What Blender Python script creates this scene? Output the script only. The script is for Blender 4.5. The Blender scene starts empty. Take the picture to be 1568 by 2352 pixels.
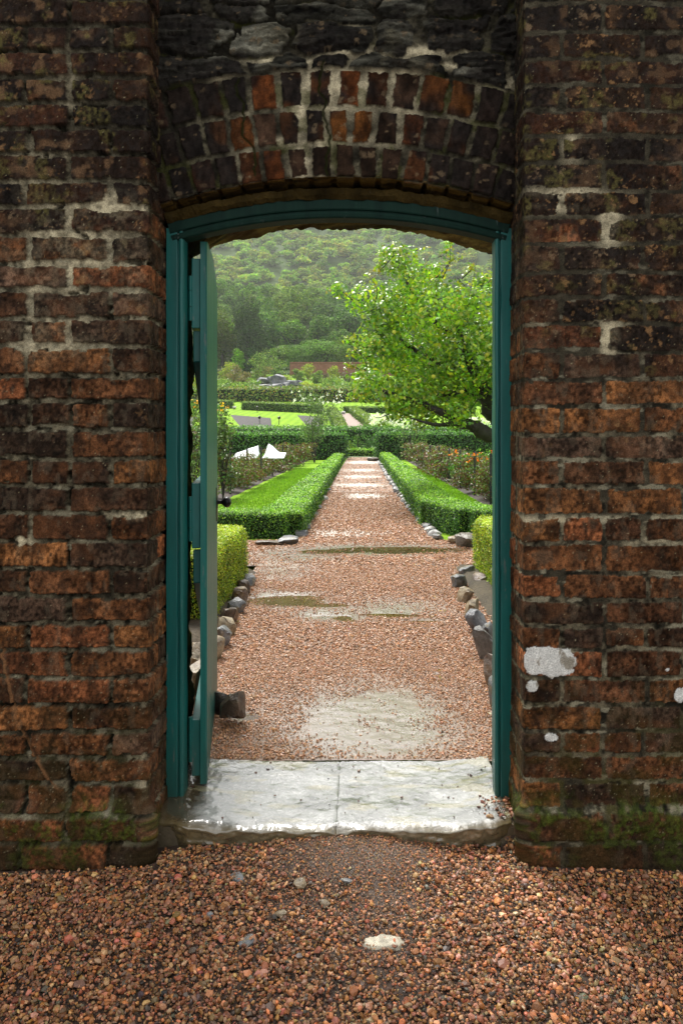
import bpy, math, random
import numpy as np
from mathutils import Vector
random.seed(7); rng = np.random.default_rng(7)
scene = bpy.context.scene
COL = bpy.data.collections.new("garden_gate"); scene.collection.children.link(COL)

# ---------------------------------------------------------------- picture geometry (design helper only)
F = 1760.0; CX = 830.0; HY = 1000.0; CAMZ = 1.18
def at(px, py, Y):
    """point that stands at distance Y behind pixel px,py of the 1568 px wide photograph"""
    return np.array([(px-CX)/F*Y, Y, CAMZ-(py-HY)/F*Y])
WY = 2.30      # front face of the wall
S0 = F/WY      # pixels per metre on it
def wz(py): return CAMZ-(py-HY)/S0

# ---------------------------------------------------------------- noise
def _h(ix, iy, seed):
    n = (ix.astype(np.int64)*374761393 + iy.astype(np.int64)*668265263 + int(seed)*1274126177) & 0xffffffff
    n = ((n ^ (n >> 13))*1274126177) & 0xffffffff
    n = ((n ^ (n >> 16))*2246822519) & 0xffffffff
    n = n ^ (n >> 15)
    return (n & 0xffffff)/float(0xffffff)
def hsh(i, j, seed=0): return _h(np.asarray(i), np.asarray(j), seed)
def vn(x, y, seed=0):
    x, y = np.broadcast_arrays(np.asarray(x, float), np.asarray(y, float))
    ix = np.floor(x); iy = np.floor(y); fx = x-ix; fy = y-iy
    ux = fx*fx*fx*(fx*(fx*6-15)+10); uy = fy*fy*fy*(fy*(fy*6-15)+10)
    a = _h(ix, iy, seed); b = _h(ix+1, iy, seed); c = _h(ix, iy+1, seed); d = _h(ix+1, iy+1, seed)
    return (a+(b-a)*ux)*(1-uy)+(c+(d-c)*ux)*uy
def fbm(x, y, seed=0, o=4, g=.5):
    s = 0; amp = 1; t = 0
    for k in range(o):
        s = s+amp*vn(x*2**k+k*17.3, y*2**k-k*9.1, seed+k); t += amp; amp *= g
    return s/t
def ct(x, k=2.0): return np.clip(.5+(x-.5)*k, 0, 1)
def sst(a, b, x):
    t = np.clip((x-a)/(b-a), 0, 1); return t*t*(3-2*t)
def spots(x, y, seed, rmin, rmax, prob):
    """round lichen-like spots: 1 inside, on unit cells"""
    ix = np.floor(x); iy = np.floor(y); best = np.zeros(x.shape)
    for dx in (-1, 0, 1):
        for dy in (-1, 0, 1):
            jx = ix+dx; jy = iy+dy
            cx = jx+_h(jx, jy, seed); cy = jy+_h(jx, jy, seed+1)
            r = rmin+(rmax-rmin)*_h(jx, jy, seed+2)**2
            r = r*(_h(jx, jy, seed+3) < prob)
            d = np.sqrt((x-cx)**2+(y-cy)**2)
            best = np.maximum(best, 1-sst(.7, 1.05, d/np.maximum(r, 1e-5)))
    return best
def mixc(a, b, t):
    return a*(1-t[..., None])+np.asarray(b)*t[..., None]

# ---------------------------------------------------------------- mesh + object helpers
def mesh_np(name, v, f, mats, cols=None, smooth=False, fm=None, rough=None):
    me = bpy.data.meshes.new(name)
    v = np.asarray(v, np.float32); f = np.asarray(f, np.int32)
    me.vertices.add(len(v)); me.vertices.foreach_set('co', v.ravel())
    k = f.shape[1]
    me.loops.add(f.size); me.loops.foreach_set('vertex_index', f.ravel())
    me.polygons.add(len(f)); me.polygons.foreach_set('loop_start', np.arange(0, f.size, k, dtype=np.int32))
    me.polygons.foreach_set('loop_total', np.full(len(f), k, np.int32))
    me.polygons.foreach_set('use_smooth', np.full(len(f), smooth, bool))
    if not isinstance(mats, (list, tuple)): mats = [mats]
    for m in mats: me.materials.append(m)
    if fm is not None: me.polygons.foreach_set('material_index', np.asarray(fm, np.int32))
    if cols is not None:
        a = me.color_attributes.new('Col', 'FLOAT_COLOR', 'POINT')
        c = np.ones((len(v), 4), np.float32); c[:, :3] = cols
        a.data.foreach_set('color', c.ravel())
    if rough is not None:
        a = me.attributes.new('Wet', 'FLOAT', 'POINT'); a.data.foreach_set('value', np.asarray(rough, np.float32).ravel())
    me.update(calc_edges=True)
    return me
def link(name, me, parent=None, loc=None):
    o = bpy.data.objects.new(name, me); COL.objects.link(o)
    if parent is not None: o.parent = parent
    if loc is not None: o.location = loc
    return o
def tag(o, label=None, cat=None, group=None, kind=None):
    if label: o['label'] = label
    if cat: o['category'] = cat
    if group: o['group'] = group
    if kind: o['kind'] = kind
    return o
def empty(name, loc=(0, 0, 0), rz=0):
    o = bpy.data.objects.new(name, None); COL.objects.link(o); o.empty_display_size = .1
    o.location = loc; o.rotation_euler = (0, 0, rz); return o
def copy_tree(o, parent=None):
    c = o.copy(); COL.objects.link(c); c.parent = parent
    for ch in o.children: copy_tree(ch, c)
    return c
def grid_faces(nu, nv, flip=False):
    i = np.arange((nu-1)*(nv-1)); a = i//(nv-1)*nv+i % (nv-1)
    f = np.stack([a, a+nv, a+nv+1, a+1], 1)
    return f[:, ::-1] if flip else f
def join(parts):
    """parts: list of (v,f,c) with same face size"""
    vs, fs, cs = [], [], []; n = 0
    for v, f, c in parts:
        vs.append(v); fs.append(np.asarray(f)+n); n += len(v)
        cs.append(np.broadcast_to(np.asarray(c, float), (len(v), 3)))
    return np.concatenate(vs), np.concatenate(fs), np.concatenate(cs)
def boxes(lst):
    """lst of (x0,x1,y0,y1,z0,z1) -> v,f"""
    vs, fs = [], []; n = 0
    q = np.array([[0,3,2,1],[4,5,6,7],[0,1,5,4],[1,2,6,5],[2,3,7,6],[3,0,4,7]])
    for x0, x1, y0, y1, z0, z1 in lst:
        vs.append([[x0,y0,z0],[x1,y0,z0],[x1,y1,z0],[x0,y1,z0],[x0,y0,z1],[x1,y0,z1],[x1,y1,z1],[x0,y1,z1]])
        fs.append(q+n); n += 8
    return np.array(vs, float).reshape(-1, 3), np.concatenate(fs)
def tube(pts, rad, n=8, rough=0.0, seed=0, cap=True):
    pts = np.asarray(pts, float); m = len(pts); rad = np.broadcast_to(np.asarray(rad, float), (m,))
    t = np.gradient(pts, axis=0); t /= np.linalg.norm(t, axis=1)[:, None]+1e-9
    up = np.where(np.abs(t[:, 2:3]) > .9, np.array([[1., 0, 0]]), np.array([[0, 0, 1.]]))
    a = np.cross(t, up); a /= np.linalg.norm(a, axis=1)[:, None]; b = np.cross(t, a)
    th = np.linspace(0, 2*np.pi, n, endpoint=False)
    r = rad[:, None]*(1+rough*(vn(np.arange(m)[:, None]*.9+seed, th[None]*1.3, seed)-.5)*2)
    v = pts[:, None]+r[..., None]*(np.cos(th)[None, :, None]*a[:, None]+np.sin(th)[None, :, None]*b[:, None])
    f = []
    for i in range(m-1):
        for j in range(n):
            k = (j+1) % n; f.append([i*n+j, i*n+k, (i+1)*n+k, (i+1)*n+j])
    v = v.reshape(-1, 3)
    if cap:
        v = np.concatenate([v, pts[:1], pts[-1:]])
        for j in range(n):
            k = (j+1) % n; f.append([m*n, m*n, k, j]); f.append([m*n+1, m*n+1, (m-1)*n+j, (m-1)*n+k])
        f = [q for q in f if len(set(q)) == 4] + [[q[0], q[2], q[3], q[3]] for q in f if len(set(q)) == 3]
        # keep quads valid: replace degenerate quads with thin ones
        ff = []
        for q in f:
            if q[2] == q[3]:
                v = np.concatenate([v, (v[q[0]]*.5+v[q[1]]*.5)[None]]); ff.append([q[0], len(v)-1, q[1], q[2]])
            else: ff.append(q)
        f = ff
    return v, np.array(f)
def smooth_path(P, n=6):
    P = np.asarray(P, float); out = []
    Q = np.concatenate([[2*P[0]-P[1]], P, [2*P[-1]-P[-2]]])
    for i in range(1, len(Q)-2):
        for t in np.arange(n)/n:
            a, b, c, d = Q[i-1:i+3]
            out.append(.5*((2*b)+(c-a)*t+(2*a-5*b+4*c-d)*t*t+(-a+3*b-3*c+d)*t**3))
    out.append(Q[-2]); return np.array(out)
def rand_rot(n, tilt=None):
    q = rng.normal(size=(n, 4)); q /= np.linalg.norm(q, axis=1)[:, None]
    w, x, y, z = q.T
    return np.stack([np.stack([1-2*(y*y+z*z), 2*(x*y-z*w), 2*(x*z+y*w)], 1),
                     np.stack([2*(x*y+z*w), 1-2*(x*x+z*z), 2*(y*z-x*w)], 1),
                     np.stack([2*(x*z-y*w), 2*(y*z+x*w), 1-2*(x*x+y*y)], 1)], 1)
ph = (1+5**.5)/2
ICO_V = np.array([[-1,ph,0],[1,ph,0],[-1,-ph,0],[1,-ph,0],[0,-1,ph],[0,1,ph],[0,-1,-ph],[0,1,-ph],[ph,0,-1],[ph,0,1],[-ph,0,-1],[-ph,0,1]])
ICO_V = ICO_V/np.linalg.norm(ICO_V[0])
ICO_F = np.array([[0,11,5],[0,5,1],[0,1,7],[0,7,10],[0,10,11],[1,5,9],[5,11,4],[11,10,2],[10,7,6],[7,1,8],[3,9,4],[3,4,2],[3,2,6],[3,6,8],[3,8,9],[4,9,5],[2,4,11],[6,2,10],[8,6,7],[9,8,1]])
OCT_V = np.array([[1,0,0],[-1,0,0],[0,1,0],[0,-1,0],[0,0,1],[0,0,-1]], float)
OCT_F = np.array([[0,2,4],[2,1,4],[1,3,4],[3,0,4],[2,0,5],[1,2,5],[3,1,5],[0,3,5]])
def scatter_stones(P, size, cols, base='ico', jit=.28):
    V, Fc = (ICO_V, ICO_F) if base == 'ico' else (OCT_V, OCT_F)
    n = len(P); k = len(V)
    v = np.broadcast_to(V, (n, k, 3)).copy()
    v *= (1+rng.uniform(-jit, jit, (n, k, 1)))
    v += rng.uniform(-jit*.4, jit*.4, (n, k, 3))
    v *= rng.uniform(.42 if base == 'ico' else .62, 1.2, (n, 1, 3))
    v = np.einsum('nij,nkj->nki', rand_rot(n), v)
    v[..., 2] *= .8
    v = v*size[:, None, None]*.5+P[:, None]
    f = Fc[None]+(np.arange(n)*k)[:, None, None]
    return v.reshape(-1, 3), f.reshape(-1, 3), np.repeat(cols, k, axis=0)
def leaf_cards(P, N, size, cols, aspect=.55, fold=.25, curl=0.0, full=False):
    """leaf shaped cards at P, facing N (n,3), random spin"""
    n = len(P)
    N = N/(np.linalg.norm(N, axis=1)[:, None]+1e-9)
    r = rng.normal(size=(n, 3)); T = r-(r*N).sum(1)[:, None]*N; T /= np.linalg.norm(T, axis=1)[:, None]+1e-9
    B = np.cross(N, T); s = size[:, None]
    if not full:
        v = np.stack([P-T*s*.5, P+B*s*aspect*.5+N*s*fold*.4, P+T*s*.5-N*s*curl, P-B*s*aspect*.5+N*s*fold*.4], 1)
        f = np.array([[0, 1, 2, 3]])
        k = 4
    else:
        a = aspect
        v = np.stack([P-T*s*.5, P-T*s*.15+B*s*a*.48+N*s*fold*.5, P-T*s*.15, P-T*s*.15-B*s*a*.48+N*s*fold*.5,
                      P+T*s*.22+B*s*a*.40+N*s*(fold*.45-curl*.4), P+T*s*.2-N*s*curl*.3, P+T*s*.22-B*s*a*.40+N*s*(fold*.45-curl*.4),
                      P+T*s*.52-N*s*curl], 1)
        f = np.array([[0, 1, 2, 3], [2, 1, 4, 5], [3, 2, 5, 6], [5, 4, 7, 6]])
        k = 8
    fa = (f[None]+(np.arange(n)*k)[:, None, None]).reshape(-1, 4)
    return v.reshape(-1, 3), fa, np.repeat(cols, k, axis=0)
def pal(n, P, var=.18):
    P = np.asarray(P, float); c = P[rng.integers(0, len(P), n)]
    return np.clip(c*(1+rng.normal(0, var, (n, 1)))*(1+rng.normal(0, var*.35, (n, 3))), .002, 1)

# ---------------------------------------------------------------- materials
def newmat(name):
    m = bpy.data.materials.new(name); m.use_nodes = True; nt = m.node_tree
    b = nt.nodes.get('Principled BSDF'); return m, nt, b
def N(nt, t, **kw):
    n = nt.nodes.new(t)
    for k, v in kw.items():
        if k.startswith('i_'):
            key = k[2:]; key = int(key) if key.isdigit() else key.replace('_', ' ')
            n.inputs[key].default_value = v
        else: setattr(n, k, v)
    return n
def noise_node(nt, scale, detail=4, rough=.6, vec=None):
    n = N(nt, 'ShaderNodeTexNoise'); n.inputs['Scale'].default_value = scale
    n.inputs['Detail'].default_value = detail; n.inputs['Roughness'].default_value = rough
    if vec is None:
        tc = N(nt, 'ShaderNodeNewGeometry'); vec = tc.outputs['Position']
    nt.links.new(vec, n.inputs['Vector']); return n
def ramp(nt, src, stops):
    r = N(nt, 'ShaderNodeValToRGB'); e = r.color_ramp.elements
    while len(e) < len(stops): e.new(.5)
    for i, (p, c) in enumerate(stops):
        e[i].position = p; e[i].color = (*c, 1) if len(c) == 3 else c
    nt.links.new(src, r.inputs['Fac']); return r
def bump(nt, bsdf, src, strength, dist):
    b = N(nt, 'ShaderNodeBump'); b.inputs['Strength'].default_value = strength; b.inputs['Distance'].default_value = dist
    nt.links.new(src, b.inputs['Height']); nt.links.new(b.outputs['Normal'], bsdf.inputs['Normal']); return b
def mult(nt, a, b, fac=1.0, mode='MULTIPLY'):
    m = N(nt, 'ShaderNodeMix', data_type='RGBA', blend_type=mode); m.inputs['Factor'].default_value = fac
    nt.links.new(a, m.inputs[6]); nt.links.new(b, m.inputs[7]); return m.outputs[2]

def mat_attr(name, rough=.6, spec=.4, bscale=300, bstr=.3, bdist=.002, vary=.25, vscale=120, wet=False, coat=0):
    """colour and wetness come from the mesh, plus fine procedural grain"""
    m, nt, b = newmat(name)
    a = N(nt, 'ShaderNodeAttribute', attribute_name='Col')
    n = noise_node(nt, vscale, 5, .65)
    r = ramp(nt, n.outputs['Fac'], [(.25, (1-vary,)*3), (.75, (1+vary,)*3)])
    nt.links.new(mult(nt, a.outputs['Color'], r.outputs['Color']), b.inputs['Base Color'])
    if wet:
        w = N(nt, 'ShaderNodeAttribute', attribute_name='Wet')
        mp = N(nt, 'ShaderNodeMapRange'); mp.inputs['To Min'].default_value = rough; mp.inputs['To Max'].default_value = .12
        nt.links.new(w.outputs['Fac'], mp.inputs['Value']); nt.links.new(mp.outputs['Result'], b.inputs['Roughness'])
    else: b.inputs['Roughness'].default_value = rough
    b.inputs['Specular IOR Level'].default_value = spec
    if coat: b.inputs['Coat Weight'].default_value = coat; b.inputs['Coat Roughness'].default_value = .15
    n2 = noise_node(nt, bscale, 4, .7); bump(nt, b, n2.outputs['Fac'], bstr, bdist)
    return m
def mat_leaf(name, rough=.4, trans=.35, spec=.4, rnd=0.0, tint=(1, 1, 1)):
    m, nt, b = newmat(name)
    a = N(nt, 'ShaderNodeAttribute', attribute_name='Col'); col = a.outputs['Color']
    if rnd:
        oi = N(nt, 'ShaderNodeObjectInfo')
        r = ramp(nt, oi.outputs['Random'], [(0, (.62, .75, .75)), (.3, (.95, 1.0, .7)), (.55, (1.25, 1.1, .85)), (.8, (.8, .9, .95)), (1, (1.15, 1.3, .8))])
        col = mult(nt, col, r.outputs['Color'], rnd)
    nt.links.new(col, b.inputs['Base Color'])
    b.inputs['Roughness'].default_value = rough; b.inputs['Specular IOR Level'].default_value = spec
    t = N(nt, 'ShaderNodeBsdfTranslucent'); mx = N(nt, 'ShaderNodeMixShader'); mx.inputs[0].default_value = trans
    g = N(nt, 'ShaderNodeMix', data_type='RGBA', blend_type='MULTIPLY'); g.inputs['Factor'].default_value = 1
    g.inputs[7].default_value = (1.3, 1.5, .6, 1); nt.links.new(col, g.inputs[6]); nt.links.new(g.outputs[2], t.inputs['Color'])
    nt.links.new(b.outputs[0], mx.inputs[1]); nt.links.new(t.outputs[0], mx.inputs[2])
    nt.links.new(mx.outputs[0], nt.nodes['Material Output'].inputs['Surface'])
    return m
def mat_flat(name, c0, c1, scale=8, rough=.7, spec=.4, bscale=80, bstr=.3, bdist=.004, detail=6):
    m, nt, b = newmat(name)
    n = noise_node(nt, scale, detail, .65)
    r = ramp(nt, n.outputs['Fac'], [(.3, c0), (.7, c1)])
    nt.links.new(r.outputs['Color'], b.inputs['Base Color'])
    b.inputs['Roughness'].default_value = rough; b.inputs['Specular IOR Level'].default_value = spec
    n2 = noise_node(nt, bscale, 5, .7); bump(nt, b, n2.outputs['Fac'], bstr, bdist)
    return m
DARKEN = .96
# ================================================================ THE WALL
M_BRICK = mat_attr('weathered_brick', rough=.88, spec=.05, bscale=260, bstr=.8, bdist=.003, vary=.6, vscale=240, wet=True)
XL, XR = -.640, .488            # opening in the front face
LINES_L = [-330,-265,-200,-135,-68,-5,56,115,177,236,292,354,415,474,538,605,667,731,795,860,922,986,1052,1116,1178,1242,1305,1368,1432,1493,1556,1620,1681,1741,1800,1863,1925,1990,2055,2120]
PAR_L = 1   # index of a stretcher-corner row (605..667) handled below
LINES_R = [-310,-245,-180,-115,-52,10,74,136,195,253,313,374,438,498,560,626,685,745,808,871,934,997,1058,1119,1185,1248,1316,1378,1437,1492,1557,1618,1678,1732,1792,1853,1923,1990,2055,2120]
PALETTE = np.array([[.060,.025,.012],[.092,.036,.013],[.125,.050,.015],[.028,.017,.012],[.050,.030,.022],[.075,.030,.012],[.150,.050,.018],[.042,.020,.011]])

def pier(side):
    left = side < 0
    du = .003
    u = np.concatenate([np.arange(-3.2, -.62, .014), np.arange(-.62, .232, du)])
    z = np.concatenate([np.arange(-.20, 2.56, .003), np.arange(2.57, 3.25, .02)])
    U, Z = np.meshgrid(u, z, indexing='ij')
    sd = 11 if left else 41
    lines = np.array([wz(y) for y in (LINES_L if left else LINES_R)])[::-1]   # ascending z
    ref = wz(605) if left else wz(626)
    w1 = (fbm(U*9, Z*9, sd)-.5)*.012; w2 = (fbm(U*7, Z*11, sd+5)-.5)*.014
    Uw = U+w1; Zw = Z+w2
    row = np.clip(np.searchsorted(lines, Zw.ravel())-1, 0, len(lines)-2).reshape(U.shape)
    iref = int(np.argmin(abs(lines-ref)))           # upper line of a stretcher row
    stretch = ((row-(iref-1)) % 2) == 0
    zb = lines[row]; zt = lines[row+1]
    off = np.where(stretch, .238, .112)
    t = (-Uw-off)/.249; k = np.floor(t).astype(int)         # k=-1 : the corner brick
    # long joints jitter
    def jpos(kk): return -(off+.249*kk)+(hsh(row, kk, sd+7)-.5)*.022*(kk > 0)
    jr = jpos(k); jl = jpos(k+1)
    corner = k < 0
    jr = np.where(corner, np.where(stretch, .118, .30), jr)
    second = corner & (Uw > .118) & stretch
    jl = np.where(corner, jpos(np.zeros_like(k)), jl)
    jl2 = np.where(second, .118, jl); jr2 = np.where(second, .30, jr)
    bid = np.where(second, -5, np.where(corner, -2, k))
    # some bricks are two halves
    halfb = (hsh(row, bid, sd+9) < .13) & ~corner
    mid = (jl2+jr2)/2
    hj = .0045+.0045*hsh(row, bid, sd+3)
    d_u = np.minimum(Uw-jl2, jr2-Uw)-hj
    d_u = np.where(halfb, np.minimum(d_u, abs(Uw-mid)-.006), d_u)
    bid = np.where(halfb & (Uw > mid), bid+100, bid)
    hz = .0050+.0040*vn(U*5, row*3.3, sd+4)
    d_z = np.minimum(zt-Zw, Zw-zb)-hz
    px = (CX+(XL+U)*S0) if left else (CX+(XR-U)*S0); py = HY-(Z-CAMZ)*S0
    # light mortar smears
    sm = np.zeros(U.shape)
    blobs = ([(170,560,150,110,.9),(230,480,110,40,1.0),(120,780,130,60,.9),(300,640,60,120,.7),(60,420,60,120,.35),(90,640,60,160,.55),(150,180,40,70,.4),(295,1187,45,12,1.3),(45,1260,14,50,.8),(70,1265,8,50,.8),(330,1800,25,110,.6)]
             if left else [(1300,445,90,16,1.0),(1400,520,22,55,1.3),(1290,478,90,12,.8),(1398,780,22,40,1.25),(1300,1194,200,9,.85),(1500,1240,80,14,.5),(1310,340,18,40,.7)])
    for bx, by, rx, ry, st in blobs:
        sm = np.maximum(sm, st*np.exp(-((px-bx)/rx)**2-((py-by)/ry)**2))
    smn = sm*(.35+1.1*fbm(U*22, Z*22, sd+31))
    sdf = np.minimum(d_u, d_z)
    sdf = np.where((d_u < .006) & (d_z < .006), .006-np.sqrt((.006-d_u)**2+(.006-d_z)**2), sdf)
    sdf = sdf+(fbm(U*45, Z*45, sd+12, 2)-.5)*.005+(vn(U*170, Z*170, sd+112)-.5)*.0035+(vn(U*95, Z*95, sd+113)-.5)*.0035-np.clip(smn-.25, 0, 1)*.012
    chip = (fbm(U*16, Z*16, sd+14, 3) > .70)*.006
    sdf = sdf-chip
    m = sst(-.0008, .0012, sdf)
    # ----- colour
    hid = hsh(row*7+1, bid*3+2, sd+20); pi = (hid*len(PALETTE)).astype(int) % len(PALETTE)
    c = PALETTE[pi].copy()
    c *= (.7+.6*hsh(row, bid, sd+21))[..., None]
    v1 = ct(fbm(U*22, Z*20, sd+22), 2.2); v2 = ct(fbm(U*120, Z*95, sd+23, 3), 2.3); v3 = fbm(U*6, Z*6, sd+24)
    c *= (.50+1.1*v1)[..., None]
    c *= (.35+1.35*v2)[..., None]
    c = mixc(c, [.14, .055, .022], sst(.56, .74, fbm(U*11, Z*13, sd+25))*.35)
    gm = c.mean(-1, keepdims=True); c = c*.86+gm*.14
    # darker streaked staining inside single bricks
    st = sst(.54, .68, fbm(U*24, Z*11, sd+26, 3))
    c = mixc(c, [.016, .011, .009], st*.42)
    c = mixc(c, [.013, .0095, .008], sst(.52, .66, fbm(U*24+5, Z*30, sd+126))*.42)
    c = mixc(c, [.09, .075, .06], sst(.60, .70, fbm(U*40, Z*22, sd+127))*.35)
    # soot that blackens the head of the wall
    topn = (1-sst(330, 640, py+(v3-.5)*360)) if left else (1-sst(420, 1050, py+(v3-.5)*500))
    sootb = sst(.35, .6, fbm(U*9, Z*9, sd+27)+.25*(hsh(row, bid, sd+28)-.5)+.34*topn-.09)
    soot = np.clip(topn*1.15*sootb+.35*sst(.55, .7, fbm(U*5, Z*14, sd+29)), 0, 1)*(.8+.2*v2)
    c = mixc(c, np.array([.0065, .0060, .0066])*(.4+1.2*v2)[..., None], soot*.95)
    # grey-tan lichen on the old brick
    ln = fbm(U*75, Z*75, sd+33, 3)
    L1 = spots(U*30+ln*.9, Z*30+ln*.9, sd+34, .10, .42, .55); L2 = spots(U*75+ln, Z*75, sd+38, .1, .42, .4)
    lm = (1-sst(500, 1250, py+(v3-.5)*400))*(.4 if left else .6)+.10
    area = sst(.40, .60, fbm(U*10, Z*10, sd+42))
    lich = np.clip((L1*1.1+L2*.8)*lm*area*(.3+1.4*ct(ln, 1.8)), 0, .9)
    lcol = np.where((hsh(row, bid, sd+43) > .5)[..., None], [.16, .095, .05], [.115, .085, .06])
    c = c*(1-lich[..., None])+lcol*lich[..., None]
    # broad worn tan faces near the top left
    tan = sst(.5, .68, fbm(U*34, Z*34, sd+44))*topn*sst(.45, .6, fbm(U*6, Z*10, sd+45))
    c = mixc(c, [.115, .072, .045], tan*(.7 if left else .4))
    # olive algae low down
    lowm = sst(1450, 1850, py)*(.8 if not left else .5)
    alg = lowm*sst(.38, .62, fbm(U*14, Z*14, sd+46))
    c = mixc(c, [.034, .027, .007], alg*.75)
    # tiny pale specks
    sp = spots(U*95, Z*95, sd+48, .05, .22, .12+.25*sst(1380, 1650, py)); sp = sp*(.45+.55*sst(.45, .6, fbm(U*12, Z*12, sd+49)))
    c = mixc(c, [.30, .29, .22], sp*.55)
    film = np.clip(sm*(.2+1.2*fbm(U*12, Z*16, sd+130))-.15, 0, 1); c = mixc(c, np.array([.15, .14, .11])*(.4+1.1*v2)[..., None], film*.55*sst(.35, .6, fbm(U*40, Z*40, sd+131)))
    ym = sst(.60, .70, fbm(U*16, Z*16, sd+132))*topn; c = mixc(c, [.11, .105, .035], ym*.5*v2)
    # mortar
    mn = ct(fbm(U*60, Z*60, sd+50), 1.9); mc = np.zeros(c.shape)+np.array([.075, .070, .055])
    mc *= (.10+1.7*mn)[..., None]
    dark = sst(.40, .6, fbm(U*8, Z*8, sd+51)+.35*topn-.08)
    mc = mixc(mc, [.018, .017, .014], dark*.8)
    mc = mixc(mc, np.array([.42, .40, .325]), np.clip(smn*1.35, 0, 1)*(.35+.65*mn))
    hl = sst(.6, .72, fbm(U*20, Z*45, sd+52))*.55*(1-topn*.7)
    mc = mixc(mc, [.26, .26, .22], hl)
    mc = mixc(mc, [.050, .050, .014], lowm*sst(.4, .65, fbm(U*20, Z*20, sd+53))*.75)
    col = mc*(1-m[..., None])+c*m[..., None]
    # ----- relief
    tilt = (hsh(row, bid, sd+60)-.5)*.006
    hgt = m*(tilt+.0015)+(1-m)*(-.0115+.006*(mn-.5)+.0065*np.clip(smn, 0, 1)+(fbm(U*14, Z*14, sd+61)-.5)*.007)
    hgt += (fbm(U*60, Z*60, sd+62, 3)-.5)*.0035+(vn(U*160, Z*160, sd+162)-.5)*.0018+(fbm(U*5, Z*5, sd+63)-.5)*.010
    # small deep holes in the bed joints
    hole = (1-m)*sst(.66, .74, fbm(U*22, Z*30, sd+64)); hgt -= hole*.012; col = mixc(col, [.006, .006, .005], hole*.8)
    # white plaster left on the brick
    patches = ([(300,1190,44,7)] if left else
               [(1260,1520,62,36),(1222,1576,15,15),(1264,1692,14,9),(1240,1500,38,14),(1558,1595,14,22),(1567,1590,10,16),(1530,1537,4,4)])
    if not left:
        for i, (bx, by, rx, ry) in enumerate(patches):
            e = np.maximum(abs(px-bx)/rx, abs(py-by)/ry)*.75+.25*np.sqrt(((px-bx)/rx)**2+((py-by)/ry)**2) if i in (0, 3) else np.sqrt(((px-bx)/rx)**2+((py-by)/ry)**2)
            pm = 1-sst(.93, .97, e+(fbm(U*26, Z*26, sd+70+i)-.5)*(.45 if i == 0 else .6)+(fbm(U*110, Z*110, sd+170+i, 2)-.5)*.22)
            pm = pm*(U < .002)
            g = fbm(U*90, Z*60, sd+71)
            pc = np.array([.52, .57, .66])*(.72+.5*g)[..., None]; pc = mixc(pc, [.12, .10, .06], sst(.60, .72, fbm(U*45, Z*30, sd+75))*.7); pc = mixc(pc, [.20, .19, .15], (1-sst(1.5, 4, abs(py-1556+(g-.5)*8)))*.6)
            col = col*(1-pm[..., None]*.95)+pc*pm[..., None]*.95; hgt = np.maximum(hgt*(1-pm*.8), pm*(.0035+.002*g))
    else:   # a diagonal repaired crack
        cr = np.interp(py, [1480, 1560, 1680, 1730, 1800, 1815], [2, 18, 48, 75, 118, 135]); on = sst(1470, 1500, py)*(1-sst(1800, 1825, py))
        cm = (1-sst(2.2, 5.5, abs(px-cr+(vn(Z*60, U*0, 5)-.5)*6)))*on*(U < 0)
        col = mixc(col, [.16, .085, .045], cm*.8); hgt += cm*.004
    # plinth
    pl = 1-sst(1835, 1868, py+(fbm(U*20, Z*0+3, sd+80)-.5)*18); pl = 1-pl
    hgt += pl*.034*np.where(U > 0, np.clip(1-U/.03, .25, 1), 1)
    moss = sst(1800, 1880, py)*sst(.47 if not left else .55, .62 if not left else .68, fbm(U*9, Z*14, sd+81)+(.10 if not left else .04)*np.exp(-((py-1862)/22)**2)+(.05*sst(1250, 1500, px) if not left else 0))
    moss = moss*sst(.35, .5, fbm(U*60, Z*60, sd+82))
    col = mixc(col, np.array([.034, .058, .008])*(.3+1.5*ct(fbm(U*110, Z*110, sd+84)))[..., None], moss*.62); hgt += moss*.005*fbm(U*120, Z*120, sd+83)
    col = mixc(col, np.array([.020, .014, .009]), sst(1860, 1960, py)*.45)
    # damp gloss
    wet = np.clip(.12+.32*sst(.5, .7, fbm(U*30, Z*30, sd+90))*m, 0, .6)
    if left:
        # reveal side catches rain
        pass
    # ----- place
    r = .008
    a = sst(-r, r, U)*np.pi/2
    s = 1 if left else -1
    nx = np.sin(a)*s; ny = -np.cos(a)
    X = np.where(U <= 0, (XL+U) if left else (XR-U), XL if left else XR)
    Yp = np.where(U <= 0, WY, WY+U)
    rr = np.exp(-(U/r)**2)*.004
    X = X+nx*(hgt-rr); Yp = Yp+ny*(hgt-rr)
    v = np.stack([X, Yp, Z], -1).reshape(-1, 3)
    col = col*DARKEN*np.array([1.14, 1.03, .84])
    return mesh_np('brick_pier', v, grid_faces(len(u), len(z), flip=not left), M_BRICK, col.reshape(-1, 3), True, rough=wet)

wall = empty('garden_wall', (0, WY, 0))
tag(wall, 'old sooty red brick garden wall with an arched doorway through it', 'wall')
def wp(name, me, label=None):
    o = link(name, me, wall); o.location = (0, -WY, 0)
    if label: o['label'] = label
    return o
wp('brick_pier', pier(-1), 'left brick pier with pale smeared mortar')
wp('brick_pier', pier(1), 'right brick pier with a white plaster patch')

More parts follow.
